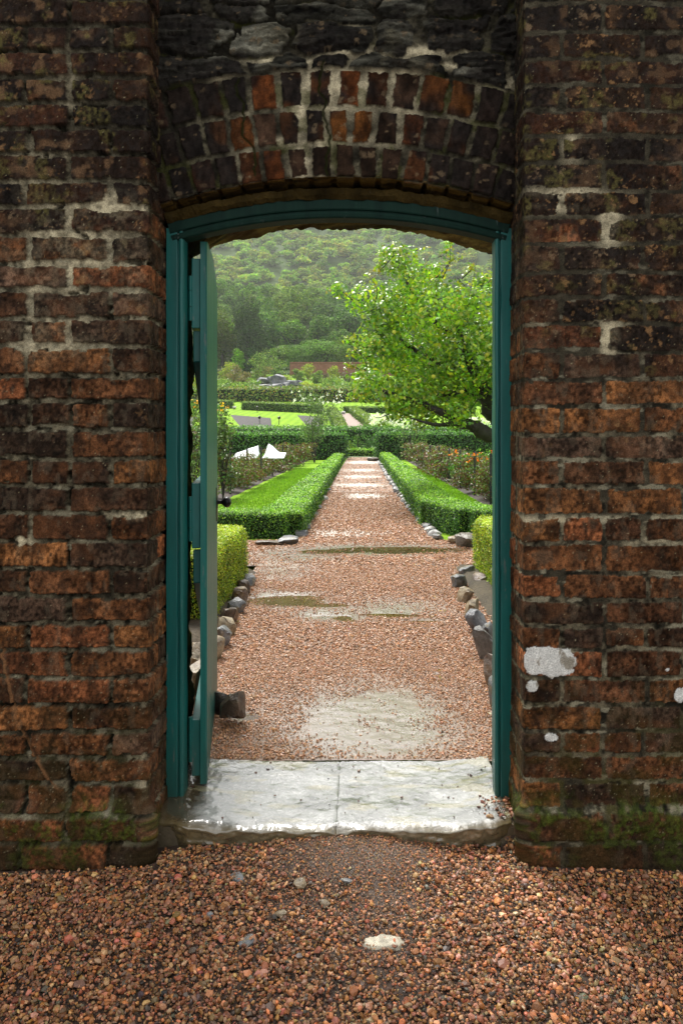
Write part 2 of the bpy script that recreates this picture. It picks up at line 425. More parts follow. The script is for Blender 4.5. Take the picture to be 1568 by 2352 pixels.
# arch panel: three rings of headers under rubble stone
XM = -.076; RI = 1.857; ZC = 1.997-RI; PY_ = 2.43
def arch_panel():
    x = np.arange(XL-.02, XR+.0215, .003)
    v = np.concatenate([np.linspace(-.11, 0, 30)[:-1], np.arange(0, .62, .003), np.arange(.63, 1.25, .02)])
    X, V = np.meshgrid(x, v, indexing='ij')
    zi = ZC+np.sqrt(RI**2-(X-XM)**2)
    Z = zi+np.maximum(V, 0); D = np.minimum(V, 0)
    sd = 90
    Xp = X; Zp = Z
    wr = (fbm(X*11, Z*11+D*9, sd)-.5)*.018
    r = np.sqrt((X-XM)**2+(Z-ZC)**2)-RI+wr*.8+np.minimum(V, 0)*0
    th = np.arctan2(X-XM, Z-ZC)*(RI+.15)+(fbm(X*9, Z*9+7, sd+1)-.5)*.02
    rings = np.array([-.30, 0, .108, .224, .350, 3])
    ri = np.clip(np.searchsorted(rings, r.ravel(), side='right')-1, 0, 4).reshape(r.shape)
    inr = (r >= 0) & (r < .352) if False else (ri >= 1) & (ri <= 3)
    soff = V < 0
    ri = np.where(soff, 1, ri); inr = inr | soff
    pitch = np.array([1, .079, .077, .084, 1])[ri]
    t = th/pitch+np.array([0, .2, .45, .1, 0])[ri]; k = np.floor(t)
    t = t+(hsh(k, ri, sd+2)-.5)*.0
    fr = t-k
    hj = np.where(abs(X+.05+.0) < .22, .011, .0065)
    wide = hj+.004*hsh(k, ri, sd+3)
    wide = wide*.85; d_t = np.minimum(fr, 1-fr)*pitch-wide
    d_r = np.minimum(r-rings[ri], rings[np.minimum(ri+1, 5)]-r)-.0075
    d_r = np.where(soff, .03, d_r)
    px = CX+X/PY_*F; py = HY-(Z-CAMZ)/PY_*F
    wm = np.zeros(X.shape)
    for bx, by, rx, ry, stg in [(760,200,90,60,1.0),(690,250,22,70,1.0),(700,325,120,12,.7),(850,320,140,14,.5),(860,190,30,60,.9),(930,190,40,90,.6),(650,140,80,10,1.0),(800,100,40,40,1.0),(490,170,60,14,.7),(960,115,120,14,.9),(1000,150,140,10,.7),(1150,190,50,18,.5),(690,370,24,60,.8),(740,330,20,90,.6),(560,340,30,90,.3)]:
        wm = np.maximum(wm, stg*np.exp(-((px-bx)/rx)**2-((py-by)/ry)**2))
    nzz = fbm(X*24, Z*24+D*20, sd+5); wmn = wm*(.3+1.2*nzz)
    sdf = np.minimum(d_t, d_r)+(fbm(X*50, Z*50+D*55, sd+6, 2)-.5)*.006+(vn(X*150, Z*150, sd+106)-.5)*.004-np.clip(wmn-.3, 0, 1)*.006
    # rubble stones above
    seeds = []
    zz = 2.30
    while zz < 3.3:
        hgt_ = rng.uniform(.06, .11); xx = -.8+rng.uniform(0, .15)
        while xx < .7:
            w = rng.uniform(.14, .34); seeds.append((xx+w/2, zz+hgt_/2+rng.uniform(-.015, .015), w, hgt_)); xx += w
        zz += hgt_
    seeds = np.array(seeds)
    Xs = X.ravel()+(fbm(X*9, Z*9, sd+7).ravel()-.5)*.08; Zs = Z.ravel()+(fbm(X*7, Z*16, sd+8).ravel()-.5)*.06
    d1 = np.full(Xs.shape, 9.); d2 = d1.copy(); sid = np.zeros(Xs.shape, int)
    for i, (sx, sz, w, h) in enumerate(seeds):
        d = (np.abs((Xs-sx)/w)**2.6+np.abs((Zs-sz)/h)**2.6)**(1/2.6)
        m1 = d < d1; d2 = np.where(m1, d1, np.minimum(d2, d)); sid = np.where(m1, i, sid); d1 = np.where(m1, d, d1)
    d1 = d1.reshape(X.shape); d2 = d2.reshape(X.shape); sid = sid.reshape(X.shape)
    s_sdf = (d2-d1)*.075-.007+(fbm(X*40, Z*40, sd+9, 3)-.5)*.016-np.clip(wmn-.3, 0, 1)*.010
    rub = ~inr
    sdf = np.where(rub, s_sdf, sdf)
    m = sst(-.0008, .0014, sdf)
    ids = np.where(rub, sid+500, k+ri*60)
    pi = (hsh(ids, ri, sd+10)*len(PALETTE)).astype(int) % len(PALETTE)
    c = PALETTE[pi]*.56*(.55+.7*hsh(ids, ri, sd+11))[..., None]
    v1 = ct(fbm(X*20, Z*20+D*30, sd+12), 1.8); v2 = ct(fbm(X*80, Z*40, sd+13), 1.9)
    c = c*((.35+1.3*v1)*(.6+.8*v2))[..., None]
    stone = np.array([.036, .038, .036])*(.5+1.3*hsh(sid, sid*0, sd+14))[..., None]*(.15+1.7*ct(fbm(X*12, Z*55, sd+15), 2.2))[..., None]
    stone = mixc(stone, [.07, .068, .055], sst(.52, .7, fbm(X*10, Z*16, sd+16))*.6*sst(430, 760, px)*(1-sst(1000, 1120, px)))
    lay = np.floor(Z*62+fbm(X*3, Z*4, sd+40)*5+vn(X*40, Z*40, sd+41)*.8); lx = np.floor(X*7+hsh(lay, lay*0, sd+42)*5+fbm(X*3, Z*30, sd+46)*2)
    lh = hsh(lay, lx, sd+43); stone = stone*(.35+1.2*lh)[..., None]
    c = np.where(rub[..., None], stone, c)
    soot = sst(.42, .62, fbm(X*7, Z*7, sd+17)+.22*(1-sst(420, 720, px))+.12*sst(1000, 1120, px)-.02)
    c = mixc(c, np.array([.009, .0082, .0088])*(.4+1.2*v2)[..., None], soot*.88)
    ln = fbm(X*75, Z*75, sd+18, 3)
    li = np.clip(spots(X*32+ln, Z*32, sd+19, .1, .42, .5)*sst(.42, .6, fbm(X*9, Z*9, sd+20))*.6, 0, .7)
    c = mixc(c, [.11, .085, .06], li)
    mn = ct(fbm(X*60, Z*60+D*60, sd+21), 1.9)
    mc = np.array([.060, .058, .046])*(.25+1.4*mn)[..., None]
    mc = mixc(mc, [.010, .0095, .008], sst(.45, .6, fbm(X*8, Z*8, sd+22)+.12*(1-sst(420, 640, px)))*.85); mc = np.where(rub[..., None], mc*.5, mc)
    mc = mixc(mc, [.44, .42, .345], np.clip(wmn*1.25, 0, 1)*(.6+.4*mn))
    mc = mixc(mc, [.035, .042, .008], sst(.55, .68, fbm(X*12, Z*12, sd+23))*.5)
    col = mc*(1-m[..., None])+c*m[..., None]
    hgt = m*((hsh(ids, ri, sd+24)-.5)*.008+np.where(rub, .012*np.clip(sdf*30, 0, 1), 0))+(1-m)*(-.010+.006*wmn+(mn-.5)*.004)
    hgt += (fbm(X*70, Z*70, sd+25, 3)-.5)*.0045+np.where(rub, m*(lh-.4)*.016+(fbm(X*9, Z*14, sd+26)-.5)*.010+(vn(X*110, Z*130, sd+126)-.5)*.006, 0)
    # settlement cracks
    for cx0, cx1, a0, a1 in ((548, 592, 180, 400), (736, 752, 140, 400), (1130, 1128, 9999, 9999)):
        cc = np.interp(py, [a0, a1], [cx0, cx1]); on = sst(a0-10, a0+10, py)*(1-sst(a1-5, a1+10, py))
        cm = (1-sst(1.2, 4.0, abs(px-cc+(fbm(Z*14, X*0, int(cx0))-.5)*46)))*on
        col = mixc(col, [.016, .02, .006], cm*.9); hgt -= cm*.008
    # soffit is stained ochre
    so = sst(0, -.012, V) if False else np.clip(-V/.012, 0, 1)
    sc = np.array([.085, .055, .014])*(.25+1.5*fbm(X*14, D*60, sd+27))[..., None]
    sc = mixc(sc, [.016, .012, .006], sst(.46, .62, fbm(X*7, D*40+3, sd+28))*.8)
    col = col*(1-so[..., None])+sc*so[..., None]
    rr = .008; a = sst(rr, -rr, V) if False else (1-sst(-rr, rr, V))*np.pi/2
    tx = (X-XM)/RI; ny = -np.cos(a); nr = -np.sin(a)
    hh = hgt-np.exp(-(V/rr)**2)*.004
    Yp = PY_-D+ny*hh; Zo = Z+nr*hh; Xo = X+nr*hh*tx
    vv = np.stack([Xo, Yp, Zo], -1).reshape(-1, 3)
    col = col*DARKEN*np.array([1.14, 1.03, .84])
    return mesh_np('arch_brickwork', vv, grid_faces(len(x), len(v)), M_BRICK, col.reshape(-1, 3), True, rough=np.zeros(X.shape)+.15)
wp('arch_brickwork', arch_panel(), 'arch of three brick rings under rubble stone')

# rough back half of the doorway and garden side of the wall
def rear():
    XLb, XRb = -.618, .490; xm = -.07; R = 1.66; zc = 1.932-R
    zs = zc+math.sqrt(R*R-(XLb-xm)**2); zs2 = zc+math.sqrt(R*R-(XRb-xm)**2)
    nA = 160; pts = []; nor = []
    for t in np.linspace(0, 1, 150): pts.append((XLb, -.12+t*(zs+.12))); nor.append((-1, .0))
    for t in np.linspace(0, 1, nA)[1:]:
        X = XLb+(XRb-XLb)*t; pts.append((X, zc+math.sqrt(R*R-(X-xm)**2)))
        e = (t-.5)*2; nor.append((np.sign(e)*abs(e)**8, 1-.0*abs(e)))
    for t in np.linspace(0, 1, 150)[1:]: pts.append((XRb, zs2-t*(zs2+.12))); nor.append((1, 0))
    P = np.array(pts); Nn = np.array(nor, float); n = len(P)
    d = np.concatenate([np.arange(0, .29, .010), [.29], .29+np.array([.01, .03, .06, .1, .2, .4, .8, 1.3, 2.6])])
    A, Dd = np.meshgrid(np.arange(n), d, indexing='ij')
    depth = 2.505+np.minimum(Dd, .29); e = np.maximum(Dd-.29, 0)
    X = P[A, 0]+Nn[A, 0]*e; Z = P[A, 1]+Nn[A, 1]*np.minimum(e, 1.3)
    nz = (fbm(X*9+depth*7, Z*9+depth*6, 300, 5, .65)-.5)*.055+(fbm(X*45+depth*40, Z*45, 301, 3)-.5)*.016
    arch = (A >= 149) & (A < 149+nA)
    inn = (Dd <= .29)
    X = X+np.where(inn & ~arch, -np.sign(P[A, 0])*nz*.8, 0); Z = Z+np.where(inn & arch, -nz*.9, 0)
    Yp = depth+np.where(inn, 0, nz*.4)
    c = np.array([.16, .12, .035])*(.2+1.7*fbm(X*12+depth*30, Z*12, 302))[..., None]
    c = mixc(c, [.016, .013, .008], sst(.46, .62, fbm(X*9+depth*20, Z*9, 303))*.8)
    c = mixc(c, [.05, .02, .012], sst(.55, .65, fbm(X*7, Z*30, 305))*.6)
    c = np.where((~arch)[..., None], c*.5, c)  # ochre soffit left brighter than the sides: garden light put into colour
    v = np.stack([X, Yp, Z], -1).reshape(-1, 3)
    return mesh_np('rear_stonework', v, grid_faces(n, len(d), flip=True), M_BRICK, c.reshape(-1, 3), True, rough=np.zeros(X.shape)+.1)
wp('rear_stonework', rear())
v, f = boxes([(-3.8, -.66, 2.34, 2.78, -.2, 3.2), (.53, 3.9, 2.34, 2.78, -.2, 3.2), (-.66, .53, 2.47, 2.60, 2.06, 3.2), (-3.85, 3.95, 2.26, 2.84, 3.21, 3.30)])
wp('wall_core', mesh_np('wall_core', v, f, M_BRICK, np.zeros((len(v), 3))+[.05, .03, .02], rough=np.zeros(len(v))))

# ================================================================ DOORSTEP
def doorstep():
    st = empty('doorstep', (0, 2.55, 0)); tag(st, 'worn pale stone doorstep, wet and shining, in the open doorway', 'doorstep')
    m, nt, b = newmat('wet_limestone')
    a = N(nt, 'ShaderNodeAttribute', attribute_name='Col'); n = noise_node(nt, 70, 6, .7)
    r = ramp(nt, n.outputs['Fac'], [(.3, (.72,)*3), (.7, (1.15,)*3)])
    nt.links.new(mult(nt, a.outputs['Color'], r.outputs['Color']), b.inputs['Base Color'])
    n2 = noise_node(nt, 26, 4, .6); rr = ramp(nt, n2.outputs['Fac'], [(.40, (.06,)*3), (.68, (.34,)*3)])
    nt.links.new(rr.outputs['Color'], b.inputs['Roughness']); b.inputs['Specular IOR Level'].default_value = .75; b.inputs['Coat Weight'].default_value = 1; b.inputs['Coat Roughness'].default_value = .07; b.inputs['Coat IOR'].default_value = 1.6
    n5 = noise_node(nt, 34, 3, .55); b5 = N(nt, 'ShaderNodeBump'); b5.inputs['Strength'].default_value = .35; b5.inputs['Distance'].default_value = .004; nt.links.new(n5.outputs['Fac'], b5.inputs['Height']); nt.links.new(b5.outputs['Normal'], b.inputs['Coat Normal'])
    n3 = noise_node(nt, 130, 4, .65); bump(nt, b, n3.outputs['Fac'], .6, .004)
    for x0, x1 in ((-.640, -.0775), (-.0765, .462)):
        x = np.concatenate([[x0], np.arange(x0+.003, x1-.002, .004), [x1]]); w = np.concatenate([np.linspace(-.07, 0, 16)[:-1], np.arange(0, .47, .004)])
        X, W = np.meshgrid(x, w, indexing='ij')
        front = 2.322+(fbm(X*5, W*0, 400)-.5)*.026+(fbm(X*22, W*0+1, 401)-.5)*.018-.012*np.cos((X+.07)*3.0)+.045*sst(.36, .60, abs(X+.07))
        top = np.maximum(W, 0); D = np.minimum(W, 0)
        rnd = np.exp(-(top/.018)**1.3)*.014*(.5+1.0*vn(X*16, X*0, 419))
        Z = D-rnd+(fbm(X*5, W*8, 402)-.5)*.008+(fbm(X*40, W*40, 403, 3)-.5)*.0022
        # worn hollow in the middle
        Z = Z-.006*np.exp(-((X+.07)/.3)**2)*np.exp(-((W-.2)/.2)**2)
        edge = np.minimum(X-x0, x1-X); Z = Z-np.exp(-(edge/.003)**2)*.0025*(fbm(W*30, W*0, 410)>.42)
        Yp = front+top+np.where(W < 0, (fbm(X*25, W*60, 404)-.5)*.018+.25*(-D), 0)
        px = CX+X/Yp*F
        c = np.array([.25, .25, .235])*(.40+1.1*ct(fbm(X*7, W*12, 405, 5, .6), 1.5))[..., None]
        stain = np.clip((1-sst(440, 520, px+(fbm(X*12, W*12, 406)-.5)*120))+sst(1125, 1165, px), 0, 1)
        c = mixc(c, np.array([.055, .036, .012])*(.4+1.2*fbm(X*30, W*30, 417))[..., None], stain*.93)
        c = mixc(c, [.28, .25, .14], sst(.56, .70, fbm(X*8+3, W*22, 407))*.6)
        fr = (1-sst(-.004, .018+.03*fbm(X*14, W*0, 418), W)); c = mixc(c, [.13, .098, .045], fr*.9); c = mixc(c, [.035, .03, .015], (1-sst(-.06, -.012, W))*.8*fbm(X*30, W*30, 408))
        dirt = spots(X*55, W*55, 409, .05, .2, .16); c = mixc(c, [.05, .04, .03], dirt*.8)
        v = np.stack([X, Yp-2.55, Z], -1).reshape(-1, 3)
        link('step_slab', mesh_np('step_slab', v, grid_faces(len(x), len(w)), m, c.reshape(-1, 3), True), st)
    # underlying block
    v, f = boxes([(-.66, .51, 2.36-2.55, 2.785-2.55, -.18, -.02)])
    link('step_bed', mesh_np('step_bed', v, f, m, np.zeros((len(v), 3))+[.1, .08, .05]), st)
doorstep()

# ================================================================ DOOR AND FRAME
def paint(name, c0, c1, rough=.38, spec=.5, strong=.3):
    m, nt, b = newmat(name)
    tc = N(nt, 'ShaderNodeNewGeometry'); mp = N(nt, 'ShaderNodeMapping'); mp.inputs['Scale'].default_value = (1, 1, .10)
    nt.links.new(tc.outputs['Position'], mp.inputs['Vector'])
    n = noise_node(nt, 26, 6, .7, mp.outputs['Vector']); r = ramp(nt, n.outputs['Fac'], [(.3, c0), (.7, c1)])
    # flaked spots down to grey primer
    n2 = noise_node(nt, 55, 5, .7, mp.outputs['Vector']); fl = ramp(nt, n2.outputs['Fac'], [(.62, (0,)*3), (.65, (1,)*3)])
    n4 = noise_node(nt, 5, 3, .6); fl2 = ramp(nt, n4.outputs['Fac'], [(.5, (0,)*3), (.62, (1,)*3)])
    fa = mult(nt, fl.outputs['Color'], fl2.outputs['Color'])
    mx = N(nt, 'ShaderNodeMix', data_type='RGBA'); nt.links.new(fa, mx.inputs['Factor']); nt.links.new(r.outputs['Color'], mx.inputs[6]); mx.inputs[7].default_value = (.10, .12, .11, 1)
    # grime near the ground
    sx = N(nt, 'ShaderNodeSeparateXYZ'); nt.links.new(tc.outputs['Position'], sx.inputs[0])
    gz = N(nt, 'ShaderNodeMapRange'); gz.inputs['From Min'].default_value = .28; gz.inputs['From Max'].default_value = 0; gz.inputs['To Max'].default_value = .8
    nt.links.new(sx.outputs['Z'], gz.inputs['Value']); gm = N(nt, 'ShaderNodeMath', operation='MULTIPLY'); nt.links.new(gz.outputs['Result'], gm.inputs[0]); nt.links.new(n2.outputs['Fac'], gm.inputs[1])
    mx2 = N(nt, 'ShaderNodeMix', data_type='RGBA'); nt.links.new(gm.outputs[0], mx2.inputs['Factor']); nt.links.new(mx.outputs[2], mx2.inputs[6]); mx2.inputs[7].default_value = (.022, .026, .012, 1)
    nt.links.new(mx2.outputs[2], b.inputs['Base Color'])
    b.inputs['Roughness'].default_value = rough; b.inputs['Specular IOR Level'].default_value = spec
    n3 = noise_node(nt, 110, 5, .65, mp.outputs['Vector']); bump(nt, b, n3.outputs['Fac'], strong, .0015)
    return m
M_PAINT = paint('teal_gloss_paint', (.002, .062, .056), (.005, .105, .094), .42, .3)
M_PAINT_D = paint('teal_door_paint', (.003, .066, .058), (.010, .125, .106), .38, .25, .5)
M_PAINT_SHADED = paint('shaded_teal_paint', (.0015, .010, .008), (.006, .026, .018), .6, .1)  # same teal darkened: shade under the soffit put into the head's colour
M_IRON, nt, b = newmat('black_iron'); b.inputs['Base Color'].default_value = (.012, .011, .013, 1); b.inputs['Roughness'].default_value = .3; b.inputs['Metallic'].default_value = .5
nn = noise_node(nt, 180, 4, .6); bump(nt, b, nn.outputs['Fac'], .35, .002)

door = empty('garden_door', (-.575, 2.53, 0)); tag(door, 'teal painted plank door standing open in its teal arched timber frame', 'door')
def dp(name, me, parent=None, label=None):
    o = link(name, me, parent or door); o.location = (.575, -2.53, 0) if parent is None else (0, 0, 0)
    if label: o['label'] = label
    return o
FY = 2.50
PROF = np.array([[0,0],[.002,0],[.033,0],[.036,.002],[.037,.009],[.040,.009],[.041,.003],[.046,.0005],[.052,.003],[.055,.008],[.055,.063],[0,.063]])
def sweep(path, inward, prof, yoff=0, amp=.0012, seed=0, scale=1.0):
    path = np.array(path); inward = np.array(inward); n = len(path); k = len(prof)
    v = []
    for i in range(n):
        w = (vn(i*.31, np.arange(k)*.7, seed)-.5)*amp*2
        q = prof.copy(); q[:, 0] *= scale
        v.append(np.stack([path[i, 0]+inward[i, 0]*q[:, 0]+w, FY+yoff+q[:, 1], path[i, 1]+inward[i, 1]*q[:, 0]], 1))
    v = np.concatenate(v); f = []
    for i in range(n-1):
        for j in range(k):
            l = (j+1) % k; f.append([i*k+j, i*k+l, (i+1)*k+l, (i+1)*k+j])
    return v, np.array(f)
frame = dp('door_frame', None) if False else None
fr = bpy.data.objects.new('door_frame', None); COL.objects.link(fr); fr.parent = door; fr.location = (.575, -2.53, 0)
zs = np.linspace(.0, 1.856, 60)
v, f = sweep([(-.636, z) for z in zs], [(1, 0)]*60, PROF, seed=1)
link('jamb', mesh_np('jamb', v, f[:, ::-1], M_PAINT), fr)
v, f = sweep([(.489, z) for z in zs], [(-1, 0)]*60, PROF, seed=2, scale=.96)
link('jamb', mesh_np('jamb', v, f, M_PAINT), fr)
R2 = (.508**2+.068**2)/(2*.068); xs = np.linspace(-.637, .490, 190)
pth = []; inw = []
for x in xs:
    th = math.asin((x+.073)/(R2+.078)); pth.append((-.073+(R2+.078)*math.sin(th), 1.89-R2+(R2+.078)*math.cos(th))); inw.append((-math.sin(th), -math.cos(th)))
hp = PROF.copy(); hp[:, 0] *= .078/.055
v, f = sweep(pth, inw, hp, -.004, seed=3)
link('head', mesh_np('head', v, f, M_PAINT_SHADED), fr)
# mortar fillet between head and soffit
hp2 = np.array([[-.012, -.018], [.008, -.016], [.020, -.004], [.018, .03], [-.02, .03]])
v, f = sweep(pth, inw, hp2, -.004, amp=.006, seed=4)
v[:, 1] += (fbm(v[:, 0]*30, v[:, 2]*30+v[:, 1]*60, 78)-.5)*.022; v[:, 2] += (fbm(v[:, 0]*45+5, v[:, 1]*60, 79)-.5)*.012
v[:, 2] += 0
wp('mortar_fillet', mesh_np('mortar_fillet', v, f, M_BRICK, np.array([.034, .022, .006])*(.1+1.7*fbm(v[:, 0]*16, v[:, 1]*90+v[:, 2]*16, 77))[:, None], rough=np.zeros(len(v))))

# the leaf, swung past a right angle
P0 = np.array([-.518, 2.572]); P1 = np.array([-.665, 3.54]); dd = (P1-P0)/np.linalg.norm(P1-P0); LW = np.linalg.norm(P1-P0)
nl = np.array([-dd[1], dd[0]])   # towards the wall side (left)
leaf = bpy.data.objects.new('door_leaf', None); COL.objects.link(leaf); leaf.parent = door; leaf.location = (.575, -2.53, 0)
def leafpt(a, n, z): return np.array([P0[0]+dd[0]*a+nl[0]*n, P0[1]+dd[1]*a+nl[1]*n, z])
def ztop(a):   # door head follows the arch when shut
    s = a-.5; return 1.83+.055*(1-(s/.5)**2)
vs, fs = [], []; n0 = 0
nb = 7; bw = LW/nb
for i in range(nb):
    a0 = i*bw+.0012; a1 = (i+1)*bw-.0012; c = .0055
    ring = [(a0, c), (a0+c, 0), (a1-c, 0), (a1, c), (a1, .022), (a0, .022)]
    zz = np.linspace(.012+.002*math.sin(i*3), 1, 2)
    for z in (0, 1):
        for a, n in ring: vs.append(leafpt(a, n, .010+.003*math.sin(i*5) if z == 0 else ztop(a)))
    k = 6
    for j in range(k):
        l = (j+1) % k; fs.append([n0+j, n0+l, n0+k+l, n0+k+j])
    fs.append([n0, n0+5, n0+4, n0+3]); fs.append([n0, n0+3, n0+2, n0+1])
    fs.append([n0+6, n0+9, n0+10, n0+11]); fs.append([n0+6, n0+7, n0+8, n0+9]); n0 += 12
link('boards', mesh_np('boards', np.array(vs), np.array(fs), M_PAINT_D), leaf)
def plank(name, a0, a1, z0, z1, n0=.0225, n1=.051, za=0, mat=None, lab=None):
    q = [leafpt(a0, n0, z0), leafpt(a1, n0, z0+za), leafpt(a1, n1, z0+za), leafpt(a0, n1, z0), leafpt(a0, n0, z1), leafpt(a1, n0, z1+za), leafpt(a1, n1, z1+za), leafpt(a0, n1, z1)]
    me = mesh_np(name, np.array(q), np.array([[0,3,2,1],[4,5,6,7],[0,1,5,4],[1,2,6,5],[2,3,7,6],[3,0,4,7]]), mat or M_PAINT)
    o = link(name, me, leaf)
    bv = o.modifiers.new('b', 'BEVEL'); bv.width = .003; bv.segments = 2
    if lab: o['label'] = lab
plank('ledge', .008, .95, 1.54, 1.775); plank('ledge', .008, .95, .800, 1.02); plank('ledge', .008, .95, .035, .225)
plank('brace', .03, .90, .68, .795, .0225, .047, -.44, None); plank('brace', .03, .90, 1.43, 1.535, .0225, .047, -.40, None)
# hinges on the jamb side
for zc_ in (1.64, .90, .16):
    for kk, (z0, z1) in enumerate(((0, .045), (.047, .10), (.102, .15))):
        v, f = tube([(-.573, 2.572, zc_-.075+z0), (-.573, 2.572, zc_-.075+z1)], .0065, 10)
        if kk == 0: A = [(v, f, (0, 0, 0))]
        else: A.append((v, f, (0, 0, 0)))
    v, f = boxes([(-.5725, -.5705, 2.573, 2.60, zc_-.07, zc_+.07)]); A.append((v, f, (0, 0, 0)))
    v, f, c = join(A); h = link('hinge', mesh_np('hinge', v, f, M_PAINT, None, False), door); h.location = (.575, -2.53, 0)
# knob with back plate at the free edge
kb = leafpt(LW-.10, 0, .88); nr = np.array([-nl[0], -nl[1], 0])
prof = [(0, .030), (.006, .030), (.007, .010), (.022, .009), (.028, .015), (.036, .022), (.046, .025), (.056, .022), (.063, .013), (.066, .001)]
vv = []; ff = []; nseg = 20
ax = nr; bx_ = np.array([0, 0, 1.]); cx_ = np.cross(ax, bx_)
for i, (h, r) in enumerate(prof):
    for j in range(nseg):
        t = 2*math.pi*j/nseg; vv.append(kb+ax*h+(bx_*math.cos(t)+cx_*math.sin(t))*r)
for i in range(len(prof)-1):
    for j in range(nseg):
        l = (j+1) % nseg; ff.append([i*nseg+j, i*nseg+l, (i+1)*nseg+l, (i+1)*nseg+j])
kn = link('knob', mesh_np('knob', np.array(vv), np.array(ff), M_IRON, None, True), leaf)
# rim latch plate edge
plank('latch_plate', LW-.16, LW-.02, .80, .95, -.004, .000, 0, M_IRON)
# ================================================================ GROUND IN FRONT
def zfront(x, y):
    z = -.105+.076*np.exp(-((x+.07)/.42)**2)*np.exp(-((y-2.35)/.28)**2)
    z = z+.085*sst(.42, .47, x)*sst(2.30, 2.42, y)*(x < .6)
    z = z+.006*(fbm(x*3, y*3, 500)-.5)*2
    z = z-.03*np.clip(1.9-y, 0, 1)*0
    return z
M_SOIL = mat_attr('wet_grit', rough=.62, spec=.45, bscale=330, bstr=.9, bdist=.004, vary=.55, vscale=260, wet=True)
M_STONE = mat_attr('loose_gravel_stone', rough=.45, spec=.45, bscale=420, bstr=.4, bdist=.001, vary=.35, vscale=300)
x = np.concatenate([np.arange(-4.5, -1.3, .1), np.arange(-1.3, 1.2, .007), np.arange(1.2, 4.6, .1)]); y = np.concatenate([np.arange(-3, 1.4, .1), np.arange(1.4, 2.50, .007)])
X, Y = np.meshgrid(x, y, indexing='ij'); Z = zfront(X, Y)+(fbm(X*40, Y*40, 501, 3)-.5)*.006
px = CX+X/np.maximum(Y, .3)*F; py = HY-(Z-CAMZ)/np.maximum(Y, .3)*F
bare = np.zeros(X.shape)
for bx, by, rx, ry, s in ((830,1965,190,80,1.0),(880,2060,130,80,.7),(560,1935,90,25,.7),(870,2170,120,70,.5),(700,2080,90,60,.35)):
    bare = np.maximum(bare, s*np.exp(-((px-bx)/rx)**2-((py-by)/ry)**2))
c = np.array([.075, .042, .026])*(.4+1.1*fbm(X*30, Y*30, 502))[..., None]
c = mixc(c, [.125, .095, .075], bare*.7); c = c*(.6+.4*bare)[..., None]
g = link('gravel_ground', mesh_np('gravel_ground', np.stack([X, Y, Z], -1).reshape(-1, 3), grid_faces(len(x), len(y)), M_SOIL, c.reshape(-1, 3), True, rough=np.clip(bare*.8+.15, 0, 1)))
tag(g, kind='structure')
GPAL = np.array([[.30,.135,.085],[.24,.105,.065],[.36,.19,.13],[.27,.145,.105],[.19,.075,.045],[.16,.085,.06],[.33,.16,.075],[.40,.26,.19],[.11,.07,.06],[.26,.16,.13],[.36,.17,.10],[.08,.075,.08],[.30,.13,.06],[.22,.11,.05],[.34,.2,.15]])
def front_gravel():
    n = 112000
    P = np.stack([rng.uniform(-1.75, 1.7, n), 2.52-1.35*rng.uniform(0, 1, n)**1.05, np.zeros(n)], 1)
    keep = (P[:, 1] < 2.245) | ((P[:, 0] > -.60) & (P[:, 0] < .455) & (P[:, 1] < 2.335+.02*np.cos(P[:, 0]*3))) | ((P[:, 0] > .44) & (P[:, 0] < .487) & (P[:, 1] < 2.50) & (P[:, 1] > 2.0))
    P = P[keep]; n = len(P)
    px = CX+P[:, 0]/P[:, 1]*F; z = zfront(P[:, 0], P[:, 1]); py = HY-(z-CAMZ)/P[:, 1]*F
    b = np.zeros(n)
    for bx, by, rx, ry, s in ((820,1962,190,72,1.05),(880,2060,120,70,.72),(560,1930,90,20,.7),(880,2165,100,60,.5),(700,2080,80,50,.4),(900,2260,60,60,.35)):
        b = np.maximum(b, s*np.exp(-((px-bx)/rx)**2-((py-by)/ry)**2))
    keep = rng.uniform(0, 1, n) > b*1.0; P = P[keep]; z = z[keep]; b = b[keep]; n = len(P)
    s = np.clip(rng.lognormal(math.log(.0090), .38, n), .004, .026)*(1-.5*b)
    lay = rng.uniform(0, 1, n)**1.5
    P[:, 2] = z+.001+lay*.0135*(1-b)
    cols = pal(n, GPAL, .34)*np.array([1.03, .88, .58])
    return scatter_stones(P, s, cols, 'ico')
v, f, c = front_gravel()
def front_grit():
    n = 26000; X = rng.uniform(-.75, .62, n); Y = 1.75+.58*rng.uniform(0, 1, n)**.6
    px = CX+X/Y*F; py = HY-(zfront(X, Y)-CAMZ)/Y*F
    keep = (((px-850)/290)**2+((py-2010)/230)**2 < rng.uniform(.2, 1.4, n)) & ((Y < 2.24) | ((X > -.6) & (X < .42))); X = X[keep]; Y = Y[keep]
    P = np.stack([X, Y, zfront(X, Y)+.003], 1)
    return scatter_stones(P, rng.uniform(.0022, .0058, len(X)), pal(len(X), GPAL, .3)*np.array([1.0, .92, .6]), 'oct')
v2_, f2_, c2_ = front_grit(); f = np.concatenate([f, f2_+len(v)]); v = np.concatenate([v, v2_]); c = np.concatenate([c, c2_])
# gravel kicked up on to the right end of the step
n = 50; X = rng.uniform(.36, .487, n); Y = rng.uniform(2.37, 2.50, n); kk = rng.uniform(0, 1, n) < sst(.36, .45, X-(Y-2.5)*.3+.02); X = X[kk]; Y = Y[kk]
v3_, f3_, c3_ = scatter_stones(np.stack([X, Y, rng.uniform(0, .012, len(X))*sst(.38, .47, X)], 1), rng.uniform(.006, .015, len(X)), pal(len(X), GPAL, .3)*np.array([.9, .75, .6]))
f = np.concatenate([f, f3_+len(v)]); v = np.concatenate([v, v3_]); c = np.concatenate([c, c3_])
o = link('loose_gravel', mesh_np('loose_gravel', v, f, M_STONE, c)); tag(o, 'loose pink and brown granite gravel before the wall', kind='stuff')

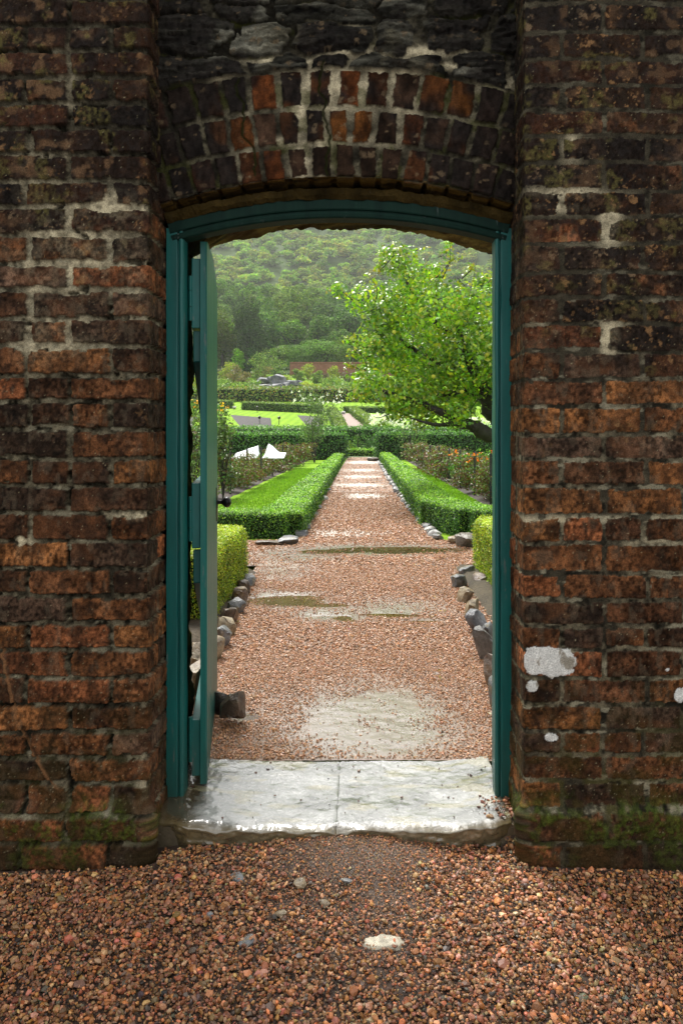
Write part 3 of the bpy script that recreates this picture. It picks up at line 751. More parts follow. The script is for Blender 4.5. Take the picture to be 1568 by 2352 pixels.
# ---- stones: one builder for every rock
def sharp_mesh(me, ang=28):
    import bmesh
    bm = bmesh.new(); bm.from_mesh(me)
    for e in bm.edges:
        if len(e.link_faces) == 2 and e.calc_face_angle(0) > math.radians(ang): e.smooth = False
    bm.to_mesh(me); bm.free(); return me
def rock(name, size, seed, cols, mat, sub=3, sharp=.5, flat=()):
    """size (x,y,z) of an angular rock, base at z=0"""
    import bmesh
    bm = bmesh.new(); bmesh.ops.create_icosphere(bm, subdivisions=sub, radius=1.0)
    v = np.array([q.co[:] for q in bm.verts]); f = np.array([[w.index for w in q.verts] for q in bm.faces]); bm.free()
    r = np.random.default_rng(seed)
    v = np.sign(v)*np.abs(v)**.55; v = v/np.abs(v).max()
    for _ in range(11):     # cut with random planes for facets
        nrm = r.normal(size=3); nrm /= np.linalg.norm(nrm); d = r.uniform(.62, .98)
        t = v@nrm-d; v = v-np.clip(t, 0, None)[:, None]*nrm*(.92+.08*sharp)
    nz = fbm(v[:, 0]*2.2+v[:, 2]*1.3+seed, v[:, 1]*2.2-v[:, 2]*1.7, seed, 4)-.5
    strat = vn((v[:, 0]*.4+v[:, 2])*7+seed, v[:, 1]*1.2, seed+3)-.5
    v = v*(1+nz*.30+strat*.10)[:, None]
    lo = v.min(0); hi = v.max(0); v = (v-(lo+hi)/2)/(hi-lo)*np.array(size); v[:, 2] += size[2]/2
    t = fbm(v[:, 0]*30/max(size)*.25+seed, v[:, 2]*60/max(size)*.25, seed+1)
    c = mixc(np.zeros((len(v), 3))+cols[0], cols[1], sst(.35, .65, t))
    c = mixc(c, cols[2], sst(.58, .72, fbm(v[:, 0]*8/max(size), v[:, 1]*8/max(size)+seed, seed+2))*.8)
    return sharp_mesh(mesh_np(name, v, f, mat, c, True))
M_ROCK = mat_attr('wet_rock', rough=.35, spec=.5, bscale=60, bstr=.7, bdist=.010, vary=.5, vscale=55)
GREY = ([.075, .078, .085], [.16, .165, .17], [.20, .16, .085]); DARK = ([.045, .028, .018], [.075, .050, .032], [.12, .08, .045])
TAN = ([.17, .12, .065], [.28, .23, .15], [.10, .08, .06]); PALE = ([.30, .30, .29], [.45, .44, .42], [.22, .20, .16]); RUST = ([.10, .055, .035], [.16, .13, .11], [.2, .13, .05])
def put_rock(name, px, py, Y, w, d, h, cols, seed, label, cat='stone', group=None, rz=0, sink=.15, tilt=0, zg=None):
    p = at(px, py, Y); z = p[2] if zg is None else zg
    if name == 'edging_rock': w, d, h = w*.72, d*.8, h*.68
    o = link(name, rock(name, (w, d, h*(1+sink)), seed, cols, M_ROCK), None, (p[0], Y, z-h*sink)); o.rotation_euler = (0, tilt, rz)
    tag(o, label, cat, group); return o
# little stones in the front gravel
for i, (px, py, w, d, h, cl, lab) in enumerate([
    (545,2022,.036,.05,.014,GREY,'smooth dark grey pebble in gravel left of the doorstep'),
    (688,2036,.040,.036,.018,TAN,'mossy yellow pebble in the gravel below the doorstep'),
    (568,2168,.050,.03,.016,GREY,'pointed blue grey slate shard lying in the foreground gravel'),
    (795,2027,.036,.016,.010,GREY,'thin pale grey slate chip just below the doorstep'),
    (645,2105,.028,.03,.014,TAN,'cream round pebble in the middle of the gravel'),
    (746,2080,.028,.026,.014,TAN,'small buff pebble right of the cream pebble'),
    (1357,1968,.032,.02,.022,([.42,.2,.05],[.5,.27,.09],[.3,.15,.05]),'orange stone against the foot of the right pier'),
    (483,2106,.024,.02,.010,GREY,'little grey flake left of the slate shard')]):
    Y = 1760*1.27/(py-1000); 
    for _ in range(3): Y = (CAMZ-float(zfront(np.array((px-CX)/F*Y), np.array(Y))))*F/(py-HY)
    put_rock('pebble', px, py, Y, w, d, h, cl, 600+i, lab, 'pebble', None, rng.uniform(0, 3), .0)
# pale worn concrete flush with the gravel
Y = 1.28*F/(2170-1000); xs = np.linspace(-.055, .055, 40); ys = np.linspace(-.03, .03, 24); X, W = np.meshgrid(xs, ys, indexing='ij')
cx_ = (877-CX)/F*Y; e = ((X/.048)**2+(W/.022)**2)+(fbm(X*50, W*50, 610)-.5)*2.2
Z = zfront(X+cx_, W+Y)+.008-.012*sst(.6, 1.2, e)+(fbm(X*80, W*80, 611)-.5)*.003
o = link('concrete_patch', mesh_np('concrete_patch', np.stack([X+cx_, W+Y, Z], -1).reshape(-1, 3), grid_faces(40, 24), M_ROCK, np.array([.50, .45, .34])*(.6+.6*fbm(X*60, W*60, 612)).reshape(-1, 1), True))
tag(o, 'small cream patch of worn concrete showing through the gravel', 'concrete patch')

# ================================================================ GARDEN TERRAIN
TY = np.array([0, 43, 47, 58, 68, 82, 95, 108, 120, 135, 160, 180, 200, 220, 240, 262, 300, 350, 400, 500, 650, 720, 900])
TZ = np.array([0, 0, .35, 1.9, 2.73, 3.98, 5.23, 7.0, 9.2, 11.6, 15.5, 20, 26, 33, 39, 42, 44, 66, 92, 138, 200, 206, 190])
def zg(x, y):
    x = np.asarray(x, float); y = np.asarray(y, float)
    z = np.interp(y, TY, TZ); far = np.clip((y-300)/200, 0, 1)
    z = z+far*((fbm(x/90+3, y/90, 700)-.5)*52+(vn((x+y*.35)/38, y*0, 701)-.5)*16) + np.clip((y-140)/60, 0, 1)*(1-far)*(fbm(x/30, y/30, 702)-.5)*9
    return z
def yof(py): return float(np.interp(-py, [-1008,-978,-960,-940,-925,-905,-880,-860], [47, 58, 68, 82, 95, 108, 120, 135]))
def gp(px, py):
    """garden ground point seen at a pixel of the mid garden"""
    Y = yof(py); X = (px-CX)/F*Y
    return np.array([X, Y, float(zg(X, Y))])

def grass_mat():
    m, nt, b = newmat('wet_lawn')
    geo = N(nt, 'ShaderNodeNewGeometry')
    n1 = noise_node(nt, .9, 4, .6); n2 = noise_node(nt, 38, 6, .75); n3 = noise_node(nt, .12, 3, .6)
    r = ramp(nt, n2.outputs['Fac'], [(.25, (.10, .20, .010)), (.55, (.20, .36, .018)), (.8, (.30, .48, .035))])
    r1 = ramp(nt, n1.outputs['Fac'], [(.3, (.78, .84, .75)), (.7, (1.15, 1.1, 1.0))])
    # mowing stripes
    w = N(nt, 'ShaderNodeTexWave', wave_type='BANDS', bands_direction='X'); w.inputs['Scale'].default_value = .42; w.inputs['Distortion'].default_value = 1.2
    nt.links.new(geo.outputs['Position'], w.inputs['Vector']); rw = ramp(nt, w.outputs['Fac'], [(.3, (.86, .88, .86)), (.7, (1.08, 1.06, 1.0))])
    c = mult(nt, mult(nt, r.outputs['Color'], r1.outputs['Color']), rw.outputs['Color']); nt.links.new(c, b.inputs['Base Color'])
    b.inputs['Roughness'].default_value = .8; b.inputs['Specular IOR Level'].default_value = .08; b.inputs['Sheen Weight'].default_value = 0
    bump(nt, b, n2.outputs['Fac'], .8, .03); return m
M_GRASS = grass_mat()
M_WOODFLOOR = mat_flat('woodland_floor', (.02, .045, .010), (.06, .10, .02), .22, .9, .1, 3, .6, .3)
y = np.concatenate([[2.83, 6, 8.55, 8.66], np.arange(10, 43, 1.5), np.arange(43, 140, 1.5)]); x = np.concatenate([np.linspace(-70, -1, 46), [-.80, .88], np.linspace(1, 70, 46)])
X, Y = np.meshgrid(x, y, indexing='ij'); Z = zg(X, Y)-.012-.05*((Y < 8.6) | ((X > -.9) & (X < .95) & (Y < 43)))
o = link('lawn', mesh_np('lawn', np.stack([X, Y, Z], -1).reshape(-1, 3), grid_faces(len(x), len(y)), M_GRASS, None, True)); tag(o, kind='structure')
y = np.concatenate([np.arange(140, 320, 6), np.arange(320, 905, 9)]); x = np.linspace(-420, 420, 110)
y[0] = float(np.arange(43, 140, 1.5)[-1])
X, Y = np.meshgrid(x, y, indexing='ij'); Z = zg(X, Y)-.012
o = link('hillside', mesh_np('hillside', np.stack([X, Y, Z], -1).reshape(-1, 3), grid_faces(len(x), len(y)), M_WOODFLOOR, None, True)); tag(o, kind='structure')

# ---- gravel paths (wet sandy base, 4 mm above the lawn sheet)
def path_mat():
    m, nt, b = newmat('wet_sandy_path')
    a = N(nt, 'ShaderNodeAttribute', attribute_name='Col'); w = N(nt, 'ShaderNodeAttribute', attribute_name='Wet')
    n = noise_node(nt, 95, 5, .75); r = ramp(nt, n.outputs['Fac'], [(.3, (.55,)*3), (.7, (1.4,)*3)])
    nt.links.new(mult(nt, a.outputs['Color'], r.outputs['Color']), b.inputs['Base Color'])
    mp = N(nt, 'ShaderNodeMapRange'); mp.inputs['To Min'].default_value = .55; mp.inputs['To Max'].default_value = .20
    nt.links.new(w.outputs['Fac'], mp.inputs['Value']); nt.links.new(mp.outputs['Result'], b.inputs['Roughness'])
    b.inputs['Specular IOR Level'].default_value = .9; b.inputs['Coat Roughness'].default_value = .08; b.inputs['Coat IOR'].default_value = 1.6
    cw = ramp(nt, w.outputs['Fac'], [(.25, (0,)*3), (.6, (1,)*3)]); nt.links.new(cw.outputs['Color'], b.inputs['Coat Weight'])
    n5 = noise_node(nt, 30, 3, .6); b5 = N(nt, 'ShaderNodeBump'); b5.inputs['Strength'].default_value = .4; b5.inputs['Distance'].default_value = .006; nt.links.new(n5.outputs['Fac'], b5.inputs['Height']); nt.links.new(b5.outputs['Normal'], b.inputs['Coat Normal'])
    n2 = noise_node(nt, 75, 5, .75); bp = bump(nt, b, n2.outputs['Fac'], .8, .012)
    mp2 = N(nt, 'ShaderNodeMapRange'); mp2.inputs['To Min'].default_value = .9; mp2.inputs['To Max'].default_value = .6
    nt.links.new(w.outputs['Fac'], mp2.inputs['Value']); nt.links.new(mp2.outputs['Result'], bp.inputs['Strength'])
    return m
M_PATH = path_mat()
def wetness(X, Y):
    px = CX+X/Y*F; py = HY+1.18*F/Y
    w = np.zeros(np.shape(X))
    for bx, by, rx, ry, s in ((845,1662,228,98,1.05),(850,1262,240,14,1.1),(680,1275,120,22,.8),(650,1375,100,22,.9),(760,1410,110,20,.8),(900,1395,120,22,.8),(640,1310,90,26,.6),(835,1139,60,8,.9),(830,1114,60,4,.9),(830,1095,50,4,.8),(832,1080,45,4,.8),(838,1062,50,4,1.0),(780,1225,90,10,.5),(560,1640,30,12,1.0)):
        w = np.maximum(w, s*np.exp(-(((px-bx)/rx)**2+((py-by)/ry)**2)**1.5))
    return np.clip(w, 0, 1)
PUD = [(.42, 7.95, .85, .27, 1.0), (-.15, 7.85, .6, .14, .8), (-.50, 5.50, .28, .17, 1.0), (-.28, 5.35, .2, .1, .8), (-.12, 4.98, .15, .09, .8), (.22, 5.08, .26, .10, .8), (.40, 4.92, .12, .06, .7), (-.50, 3.22, .06, .05, 1.0)]
def pudm(X, Y):
    m = np.zeros(np.broadcast(X, Y).shape)
    for cx, cy, rx, ry, s in PUD: m = np.maximum(m, s*np.exp(-(((X-cx)/rx)**2+((Y-cy)/ry)**2)))
    return m
def zpath(X, Y):
    return -.003+(fbm(X*2.2, Y*2.2, 720)-.5)*.007-.015*pudm(X+(fbm(X*4, Y*4, 724)-.5)*.3, Y+(fbm(X*4, Y*7, 725)-.5)*.15)
def path_sheet(x0, x1, y0, y1, sx, sy):
    x = np.arange(x0, x1+sx*.5, sx); y = np.concatenate([np.arange(y0, y1, sy)])
    y = np.append(y, y1)
    X, Y = np.meshgrid(x, y, indexing='ij'); Z = zpath(X, Y)+(fbm(X*30, Y*30, 721, 3)-.5)*.005
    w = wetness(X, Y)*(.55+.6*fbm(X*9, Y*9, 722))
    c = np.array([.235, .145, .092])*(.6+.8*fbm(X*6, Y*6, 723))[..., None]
    c = mixc(c, np.array([.205, .168, .13])*1.0, np.clip(w*1.3, 0, 1)*.9); c = mixc(c, [.50, .44, .38], np.clip(w*1.4, 0, 1)*(Y > 9)); c = mixc(c, [.10, .075, .035], np.clip(pudm(X, Y)*1.3, 0, 1)*.8)  # far wet bands: sky shine painted in as a pale colour
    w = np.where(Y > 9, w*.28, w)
    return np.stack([X, Y, Z], -1).reshape(-1, 3), grid_faces(len(x), len(y)), c.reshape(-1, 3), w.ravel()
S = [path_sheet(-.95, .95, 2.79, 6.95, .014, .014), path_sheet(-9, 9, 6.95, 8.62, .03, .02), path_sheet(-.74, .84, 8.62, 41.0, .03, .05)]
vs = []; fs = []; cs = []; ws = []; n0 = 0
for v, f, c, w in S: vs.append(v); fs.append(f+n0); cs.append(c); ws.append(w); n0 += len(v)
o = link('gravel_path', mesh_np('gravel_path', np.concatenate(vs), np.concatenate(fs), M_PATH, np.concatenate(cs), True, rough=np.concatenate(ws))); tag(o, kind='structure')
def path_gravel():
    out = []
    for (x0, x1, y0, y1, n, s0) in ((-.95, .95, 2.80, 4.2, 60000, .0085), (-.95, .95, 4.2, 6.95, 52000, .0115), (-2.2, 2.4, 6.95, 8.62, 34000, .017), (-.72, .82, 8.62, 16, 26000, .021), (-.72, .82, 16, 41, 9000, .045)):
        X = rng.uniform(x0, x1, n); Y = rng.uniform(y0, y1, n)
        w = wetness(X, Y)
        w = np.maximum(w*.8, pudm(X, Y)); keep = rng.uniform(0, 1, n) > np.clip(w*1.35+(fbm(X*7, Y*7, 730)-.5)*.9*(w > .05), 0, .97); X = X[keep]; Y = Y[keep]; w = w[keep]
        s = s0*np.clip(rng.lognormal(0, .3, len(X)), .5, 2.0)*(1-.3*w)
        z = zpath(X, Y)+.001+rng.uniform(0, .4, len(X))*s
        cols = np.clip(pal(len(X), GPAL, .2)*.6+np.array([.18, .115, .075])*.75, 0, 1)*np.array([1.22, 1.11, .88])
        if y0 > 15: s = s*np.array(1.0); 
        out.append(scatter_stones(np.stack([X, Y, z], 1), s, cols, 'oct', .25))
    return join([(a, b, c) for a, b, c in out]) if False else out
n0 = 0; vs = []; fs = []; cs = []
for v, f, c in path_gravel(): vs.append(v); fs.append(f+n0); cs.append(c); n0 += len(v)
v = np.concatenate(vs); far = v[:, 1] > 15.9; v[far, 2] = zpath(v[far, 0], v[far, 1])+(v[far, 2]-zpath(v[far, 0], v[far, 1]))*.45
o = link('path_gravel', mesh_np('path_gravel', v, np.concatenate(fs), M_STONE, np.concatenate(cs))); tag(o, 'small pink gravel spread over the garden path', kind='stuff')
# dead red leaves and grit bits on the path
n = 260; X = rng.uniform(-.9, .9, n); Y = rng.uniform(2.85, 8.5, n); P = np.stack([X, Y, zpath(X, Y)+.010], 1)
nn_ = rng.normal(0, .5, (n, 3)); nn_[:, 2] = 1
v, f, c = leaf_cards(P, nn_, rng.uniform(.012, .03, n), pal(n, [[.20,.02,.02],[.25,.10,.03],[.06,.03,.02],[.3,.22,.05]], .2), .5)
M_LITTER = mat_leaf('fallen_leaf', .35, .1)
o = link('fallen_leaves', mesh_np('fallen_leaves', v, f, M_LITTER, c)); tag(o, 'tiny fallen red and brown leaves on the path', kind='stuff')

# ---- puddles: real water lying in the hollows
def water_mat():
    m, nt, b = newmat('shallow_water')
    n = noise_node(nt, 30, 3, .5); bp = N(nt, 'ShaderNodeBump'); bp.inputs['Strength'].default_value = .25; bp.inputs['Distance'].default_value = .003; nt.links.new(n.outputs['Fac'], bp.inputs['Height'])
    g = N(nt, 'ShaderNodeBsdfGlossy'); g.inputs['Roughness'].default_value = .05; nt.links.new(bp.outputs['Normal'], g.inputs['Normal'])
    t = N(nt, 'ShaderNodeBsdfTransparent'); t.inputs['Color'].default_value = (.72, .62, .42, 1)
    fr = N(nt, 'ShaderNodeFresnel'); fr.inputs['IOR'].default_value = 1.4; nt.links.new(bp.outputs['Normal'], fr.inputs['Normal'])
    mx = N(nt, 'ShaderNodeMixShader'); nt.links.new(fr.outputs[0], mx.inputs[0]); nt.links.new(t.outputs[0], mx.inputs[1]); nt.links.new(g.outputs[0], mx.inputs[2])
    nt.links.new(mx.outputs[0], nt.nodes['Material Output'].inputs['Surface']); return m
M_WATER = water_mat()
def puddle(cx, cy, rx, ry, seed, label, z=-.0105):
    n = 48; v = [[cx, cy, z]]
    for i in range(n):
        t = 2*math.pi*i/n; v.append([cx+rx*math.cos(t), cy+ry*math.sin(t), z])
    f = [[0, 1+i, 1+(i+1) % n] for i in range(n)]
    o = link('puddle', mesh_np('puddle', np.array(v), np.array(f), M_WATER)); tag(o, label, kind='structure')
puddle(.25, 7.92, 1.45, .52, 3, 'long brown puddle across the path between the hedges')
puddle(-.42, 5.45, .50, .33, 5, 'puddle on the left of the path near the small hedge')
puddle(.12, 4.99, .58, .13, 9, 'thin puddles in the middle of the path')
puddle(-.50, 3.22, .08, .07, 12, 'tiny puddle beside the door stop rock')

# ---- beds
M_BED = mat_attr('dark_bed_soil', rough=.7, spec=.3, bscale=45, bstr=.9, bdist=.02, vary=.6, vscale=60)
def bed(x0, x1, y0, y1, s, c0, name='flower_bed', z=None, quad=None):
    if quad is None:
        x = np.arange(x0, x1+s*.5, s); y = np.arange(y0, y1+s*.5, s); X, Y = np.meshgrid(x, y, indexing='ij')
    else:
        q = np.array(quad); u, w = np.meshgrid(np.linspace(0, 1, 26), np.linspace(0, 1, 22), indexing='ij')
        X = (q[0, 0]*(1-u)+q[1, 0]*u)*(1-w)+(q[3, 0]*(1-u)+q[2, 0]*u)*w; Y = (q[0, 1]*(1-u)+q[1, 1]*u)*(1-w)+(q[3, 1]*(1-u)+q[2, 1]*u)*w
    e = np.zeros(X.shape); e[1:-1, 1:-1] = 1
    Z = zg(X, Y)+e*(.02+(fbm(X*6, Y*6, 740)-.5)*.04)-.02*(1-e)
    if z is not None: Z += z*e
    cc = np.array(c0)*(.5+1.0*fbm(X*5, Y*5, 741))[..., None]
    o = link(name, mesh_np(name, np.stack([X, Y, Z], -1).reshape(-1, 3), grid_faces(*X.shape), M_BED, cc.reshape(-1, 3), True)); tag(o, kind='structure')
bed(-4, -.86, 2.86, 6.6, .08, [.05, .036, .02], z=.02); bed(.80, 4, 2.86, 6.9, .08, [.055, .042, .022], z=.02)
bed(-3.2, -2.35, 12, 38, .25, [.045, .032, .026]); bed(2.05, 2.9, 11, 39, .25, [.045, .032, .026])
bed(-2.2, 2.2, 41.1, 44.5, .3, [.05, .08, .015])
bed(0, 0, 0, 0, 1, [.022, .017, .016], quad=[gp(552, 980)[:2], gp(625, 981)[:2], gp(623, 960)[:2], gp(528, 953)[:2]])
bed(0, 0, 0, 0, 1, [.022, .017, .016], quad=[gp(706, 980)[:2], gp(745, 981)[:2], gp(735, 957)[:2], gp(682, 954)[:2]])
bed(0, 0, 0, 0, 1, [.022, .017, .016], quad=[gp(390, 980)[:2], gp(445, 978)[:2], gp(455, 958)[:2], gp(400, 957)[:2]])
# far path
q = [gp(795, 992), gp(850, 992), gp(806, 951), gp(770, 951)]
q = np.array(q); u, w = np.meshgrid(np.linspace(0, 1, 20), np.linspace(0, 1, 30), indexing='ij')
X = (q[0, 0]*(1-u)+q[1, 0]*u)*(1-w)+(q[3, 0]*(1-u)+q[2, 0]*u)*w; Y = (q[0, 1]*(1-u)+q[1, 1]*u)*(1-w)+(q[3, 1]*(1-u)+q[2, 1]*u)*w; Z = zg(X, Y)+.03
o = link('far_path', mesh_np('far_path', np.stack([X, Y, Z], -1).reshape(-1, 3), grid_faces(20, 30), M_PATH, np.zeros((600, 3))+[.30, .19, .15], True, rough=np.zeros(600)+.3)); tag(o, kind='structure')

# ---- the rock that props the door
put_rock('door_stop_rock', 533, 1652, 3.14, .105, .12, .125, DARK, 641, 'dark wet wedge of rock propping the open door', 'rock', None, .25, .03, .06)
put_rock('door_stop_rock', 506, 1642, 3.26, .06, .09, .10, ([.02,.016,.014],[.035,.028,.02],[.05,.035,.02]), 634, 'smaller black rock tucked between door and rock wedge', 'rock', None, .9, .08)
# ---- rocks edging the path, left (far to near) and right
ordn = ['first', 'second', 'third', 'fourth', 'fifth', 'sixth', 'seventh', 'eighth', 'ninth', 'tenth', 'eleventh', 'twelfth', 'thirteenth', 'fourteenth', 'fifteenth', 'sixteenth']
Lf = [(574,1345,6.05,.13,.16,.14,GREY),(566,1362,5.75,.13,.16,.15,DARK),(556,1390,5.4,.16,.18,.17,RUST),(546,1412,5.1,.15,.16,.15,GREY),(534,1440,4.8,.16,.18,.16,DARK),(520,1462,4.55,.15,.17,.15,TAN),(509,1492,4.3,.14,.17,.18,GREY),(492,1520,4.05,.14,.17,.19,TAN),(480,1545,3.85,.13,.16,.17,RUST),(452,1560,3.72,.13,.18,.26,TAN),(442,1605,3.45,.12,.18,.24,TAN)]
for i, (px, py, Y, w, d, h, cl) in enumerate(Lf):
    put_rock('edging_rock', px-6, 0, Y, w, d, h, cl, 650+i, '%s rock from the far end, row left of the path near the door' % ordn[i], 'rock', 'big rocks edging the near path', rng.uniform(-.5, .5), .2, rng.uniform(-.2, .35), zg=0)
Rt = [(1098,1352,6.1,.17,.14,.13,RUST,'brown rock under the near edge of the small right hedge'),(1066,1330,6.5,.20,.2,.12,GREY,'round topped grey rock at the far end of the right edging'),(1054,1370,6.0,.17,.2,.15,GREY,'square grey rock beside the bare soil on the right edging'),(1062,1400,5.45,.14,.2,.15,TAN,'cream streaked slab shaped rock in the right edging'),(1076,1437,5.0,.13,.17,.17,TAN,'yellow stained rock behind the blue grey rock'),(1098,1466,4.62,.15,.2,.20,([.09,.095,.11],[.2,.205,.22],[.06,.04,.035]),'blue grey ribbed rock on the right of the path'),(1112,1510,4.28,.12,.2,.20,GREY,'leaning grey rock before the ribbed one on the right'),(1124,1530,4.05,.14,.2,.26,([.07,.065,.06],[.12,.115,.11],[.2,.2,.2]),'tallest leaning slab of rock, right edging by the frame'),(1142,1600,3.62,.13,.2,.22,RUST,'rock half hidden by the right door jamb'),(1160,1660,3.3,.13,.2,.2,GREY,'rock wholly behind the right door jamb')]
for i, (px, py, Y, w, d, h, cl, lab) in enumerate(Rt):
    put_rock('edging_rock', px+5, 0, Y, w, d, h, cl, 680+i, lab, 'rock', 'big rocks edging the near path', rng.uniform(-.5, .5), .2, rng.uniform(-.35, .1), zg=0)
put_rock('flat_rock', 657, 1250, 8.35, .26, .22, .085, GREY, 700, 'flat pale grey rock at the corner of the left low hedge', 'rock', None, .2, .1, zg=0)
put_rock('flat_rock', 618, 1257, 8.3, .3, .2, .05, DARK, 701, 'low dark rock left of the flat pale rock', 'rock', None, .1, .1, zg=0)
put_rock('round_rock', 1077, 1262, 8.15, .27, .22, .15, ([.10,.085,.06],[.14,.12,.10],[.08,.09,.03]), 702, 'round brown rock at the foot of the right low hedge', 'rock', None, .2, .1, zg=0)
put_rock('round_rock', 1044, 1250, 8.4, .16, .14, .08, TAN, 703, 'small buff rock left of the round brown rock', 'rock', None, .2, .1, zg=0)
protos = [rock('edging_stone', (.13, .15, .10), 710+i, (GREY, PALE, GREY, PALE)[i], M_ROCK, 2) for i in range(4)]
Ys = 8.7; i = 0
while Ys < 39:
    o = link('edging_stone', protos[i % 4], None, (.80-.10*math.exp(-(Ys-9)/3)*-1+.0*Ys+rng.uniform(-.02, .02)-.05, Ys, -.025)); o.rotation_euler = (0, 0, rng.uniform(0, 6)); k = rng.uniform(.7, 1.15); o.scale = (k, k, k)
    tag(o, 'small pale stone in the row edging the long path along the right low hedge', 'stone', 'small stones edging the right side of the long path')
    Ys += .17+.006*Ys+rng.uniform(0, .06); i += 1
for i, Ys in enumerate([8.95, 9.25, 9.6, 10.1, 10.7, 11.4, 12.3, 14, 16.5]):
    o = link('edging_stone', protos[i % 4], None, (-.70, Ys, -.03)); o.rotation_euler = (0, 0, rng.uniform(0, 6)); k = rng.uniform(.6, 1.1); o.scale = (k, k, k)
    tag(o, 'small pale stone in the row at the foot of the left low hedge', 'stone', 'small stones edging the left side of the long path')
put_rock('dark_block', 856, 1061, 35, .55, .25, .18, DARK, 720, 'small dark block lying at the far end of the path', 'block', None, 0, .0, zg=.0)
# ================================================================ HEDGES
M_HEDGE = mat_leaf('box_leaf', .38, .25, .45)
M_CORE = mat_flat('hedge_inside', (.008, .016, .004), (.018, .032, .007), 30, .9, .1, 40, .8, .02)
def seg_samples(p0, p1, w, z0, z1, dens_fn, zfn, caps=(True, True), r=.12, lump=.03, seed=0):
    """points on the shell of a clipped hedge from p0 to p1 (front part of the profile included), with normals"""
    p0 = np.array(p0, float); p1 = np.array(p1, float); L = np.linalg.norm(p1-p0); d = (p1-p0)/L; nrm = np.array([-d[1], d[0]])
    h = z1-z0; out = []
    # density peak
    s = np.linspace(0, L, 60); Ys = p0[1]+d[1]*s; dm = dens_fn(Ys); per = 2*h+w
    npts = int(np.trapezoid(dm, s)*per) if hasattr(np, 'trapezoid') else int(np.trapz(dm, s)*per)
    cdf = np.cumsum(dm); cdf = cdf/cdf[-1]
    a = np.interp(rng.uniform(0, 1, npts), np.concatenate([[0], cdf]), np.concatenate([[0], s]))
    q = rng.uniform(0, per, npts)
    off = np.where(q < h, -w/2, np.where(q < h+w, q-h-w/2, w/2)); zz = np.where(q < h, q, np.where(q < h+w, h, per-q))
    nn = np.where((q < h)[:, None], -nrm[None], np.where((q < h+w)[:, None], 0*nrm[None], nrm[None]))
    N3 = np.concatenate([nn, np.where((q >= h) & (q < h+w), 1., 0.)[:, None]], 1)
    A = [a]; O = [off]; Zs = [zz]; NN = [N3]
    for i, c in enumerate(caps):
        if not c: continue
        Yc = (p0 if i == 0 else p1)[1]; m = int(dens_fn(np.array([Yc]))[0]*w*h)
        A.append(np.full(m, 0. if i == 0 else L)); O.append(rng.uniform(-w/2, w/2, m)); Zs.append(rng.uniform(0, h, m))
        NN.append(np.tile(np.array([*(d*(-1 if i == 0 else 1)), 0.]), (m, 1)))
    a = np.concatenate(A); off = np.concatenate(O); zz = np.concatenate(Zs); N3 = np.concatenate(NN)
    # rounding of the edges
    rr = min(r, w/2, h)
    ex = np.clip(abs(off)-(w/2-rr), 0, rr); ez = np.clip(zz-(h-rr), 0, rr)
    ea = np.where(caps[0], np.clip(rr-a, 0, rr), 0)+np.where(caps[1], np.clip(a-(L-rr), 0, rr), 0); sa = np.where(a < L/2, -1, 1)
    ln = np.sqrt(ex**2+ez**2+ea**2)+1e-9; sc = np.where(ln > rr, rr/ln, 1)
    off2 = np.sign(off)*((abs(off)-ex)+ex*sc); z2 = (zz-ez)+ez*sc; a2 = np.where(ea > 0, a-sa*ea+sa*ea*sc, a)
    P = p0[None]+d[None]*a2[:, None]+nrm[None]*off2[:, None]
    N3 = N3+np.concatenate([nrm[None]*(np.sign(off)*ex/rr)[:, None]+d[None]*(sa*ea/rr)[:, None], (ez/rr)[:, None]], 1)
    zb = zfn(P[:, 0], P[:, 1])+z0
    l = (fbm(P[:, 0]/.35+seed, P[:, 1]/.35+z2/.35, seed)-.5)*2*lump
    P3 = np.concatenate([P, (zb+z2)[:, None]], 1)+N3/np.linalg.norm(N3, axis=1)[:, None]*l[:, None]
    return P3, N3, z2/h
def core_box(p0, p1, w, z0, z1, zfn, ins, seed=0):
    p0 = np.array(p0, float); p1 = np.array(p1, float); L = np.linalg.norm(p1-p0); d = (p1-p0)/L; nrm = np.array([-d[1], d[0]])
    n = max(2, int(L/max(.4, L/40))); v = []; f = []
    for i in range(n+1):
        a = ins+(L-2*ins)*i/n; c = p0+d*a
        for o_, z in ((-w/2+ins, z0-.05), (w/2-ins, z0-.05), (w/2-ins, z1-ins*1.2), (-w/2+ins, z1-ins*1.2)):
            q = c+nrm*o_; v.append([q[0], q[1], float(zfn(q[0], q[1]))+z])
    for i in range(n):
        for j in range(4):
            k = (j+1) % 4; f.append([i*4+j, (i+1)*4+j, (i+1)*4+k, i*4+k])
    f.append([0, 1, 2, 3]); f.append([n*4+3, n*4+2, n*4+1, n*4])
    return np.array(v), np.array(f), (.01, .02, .005)
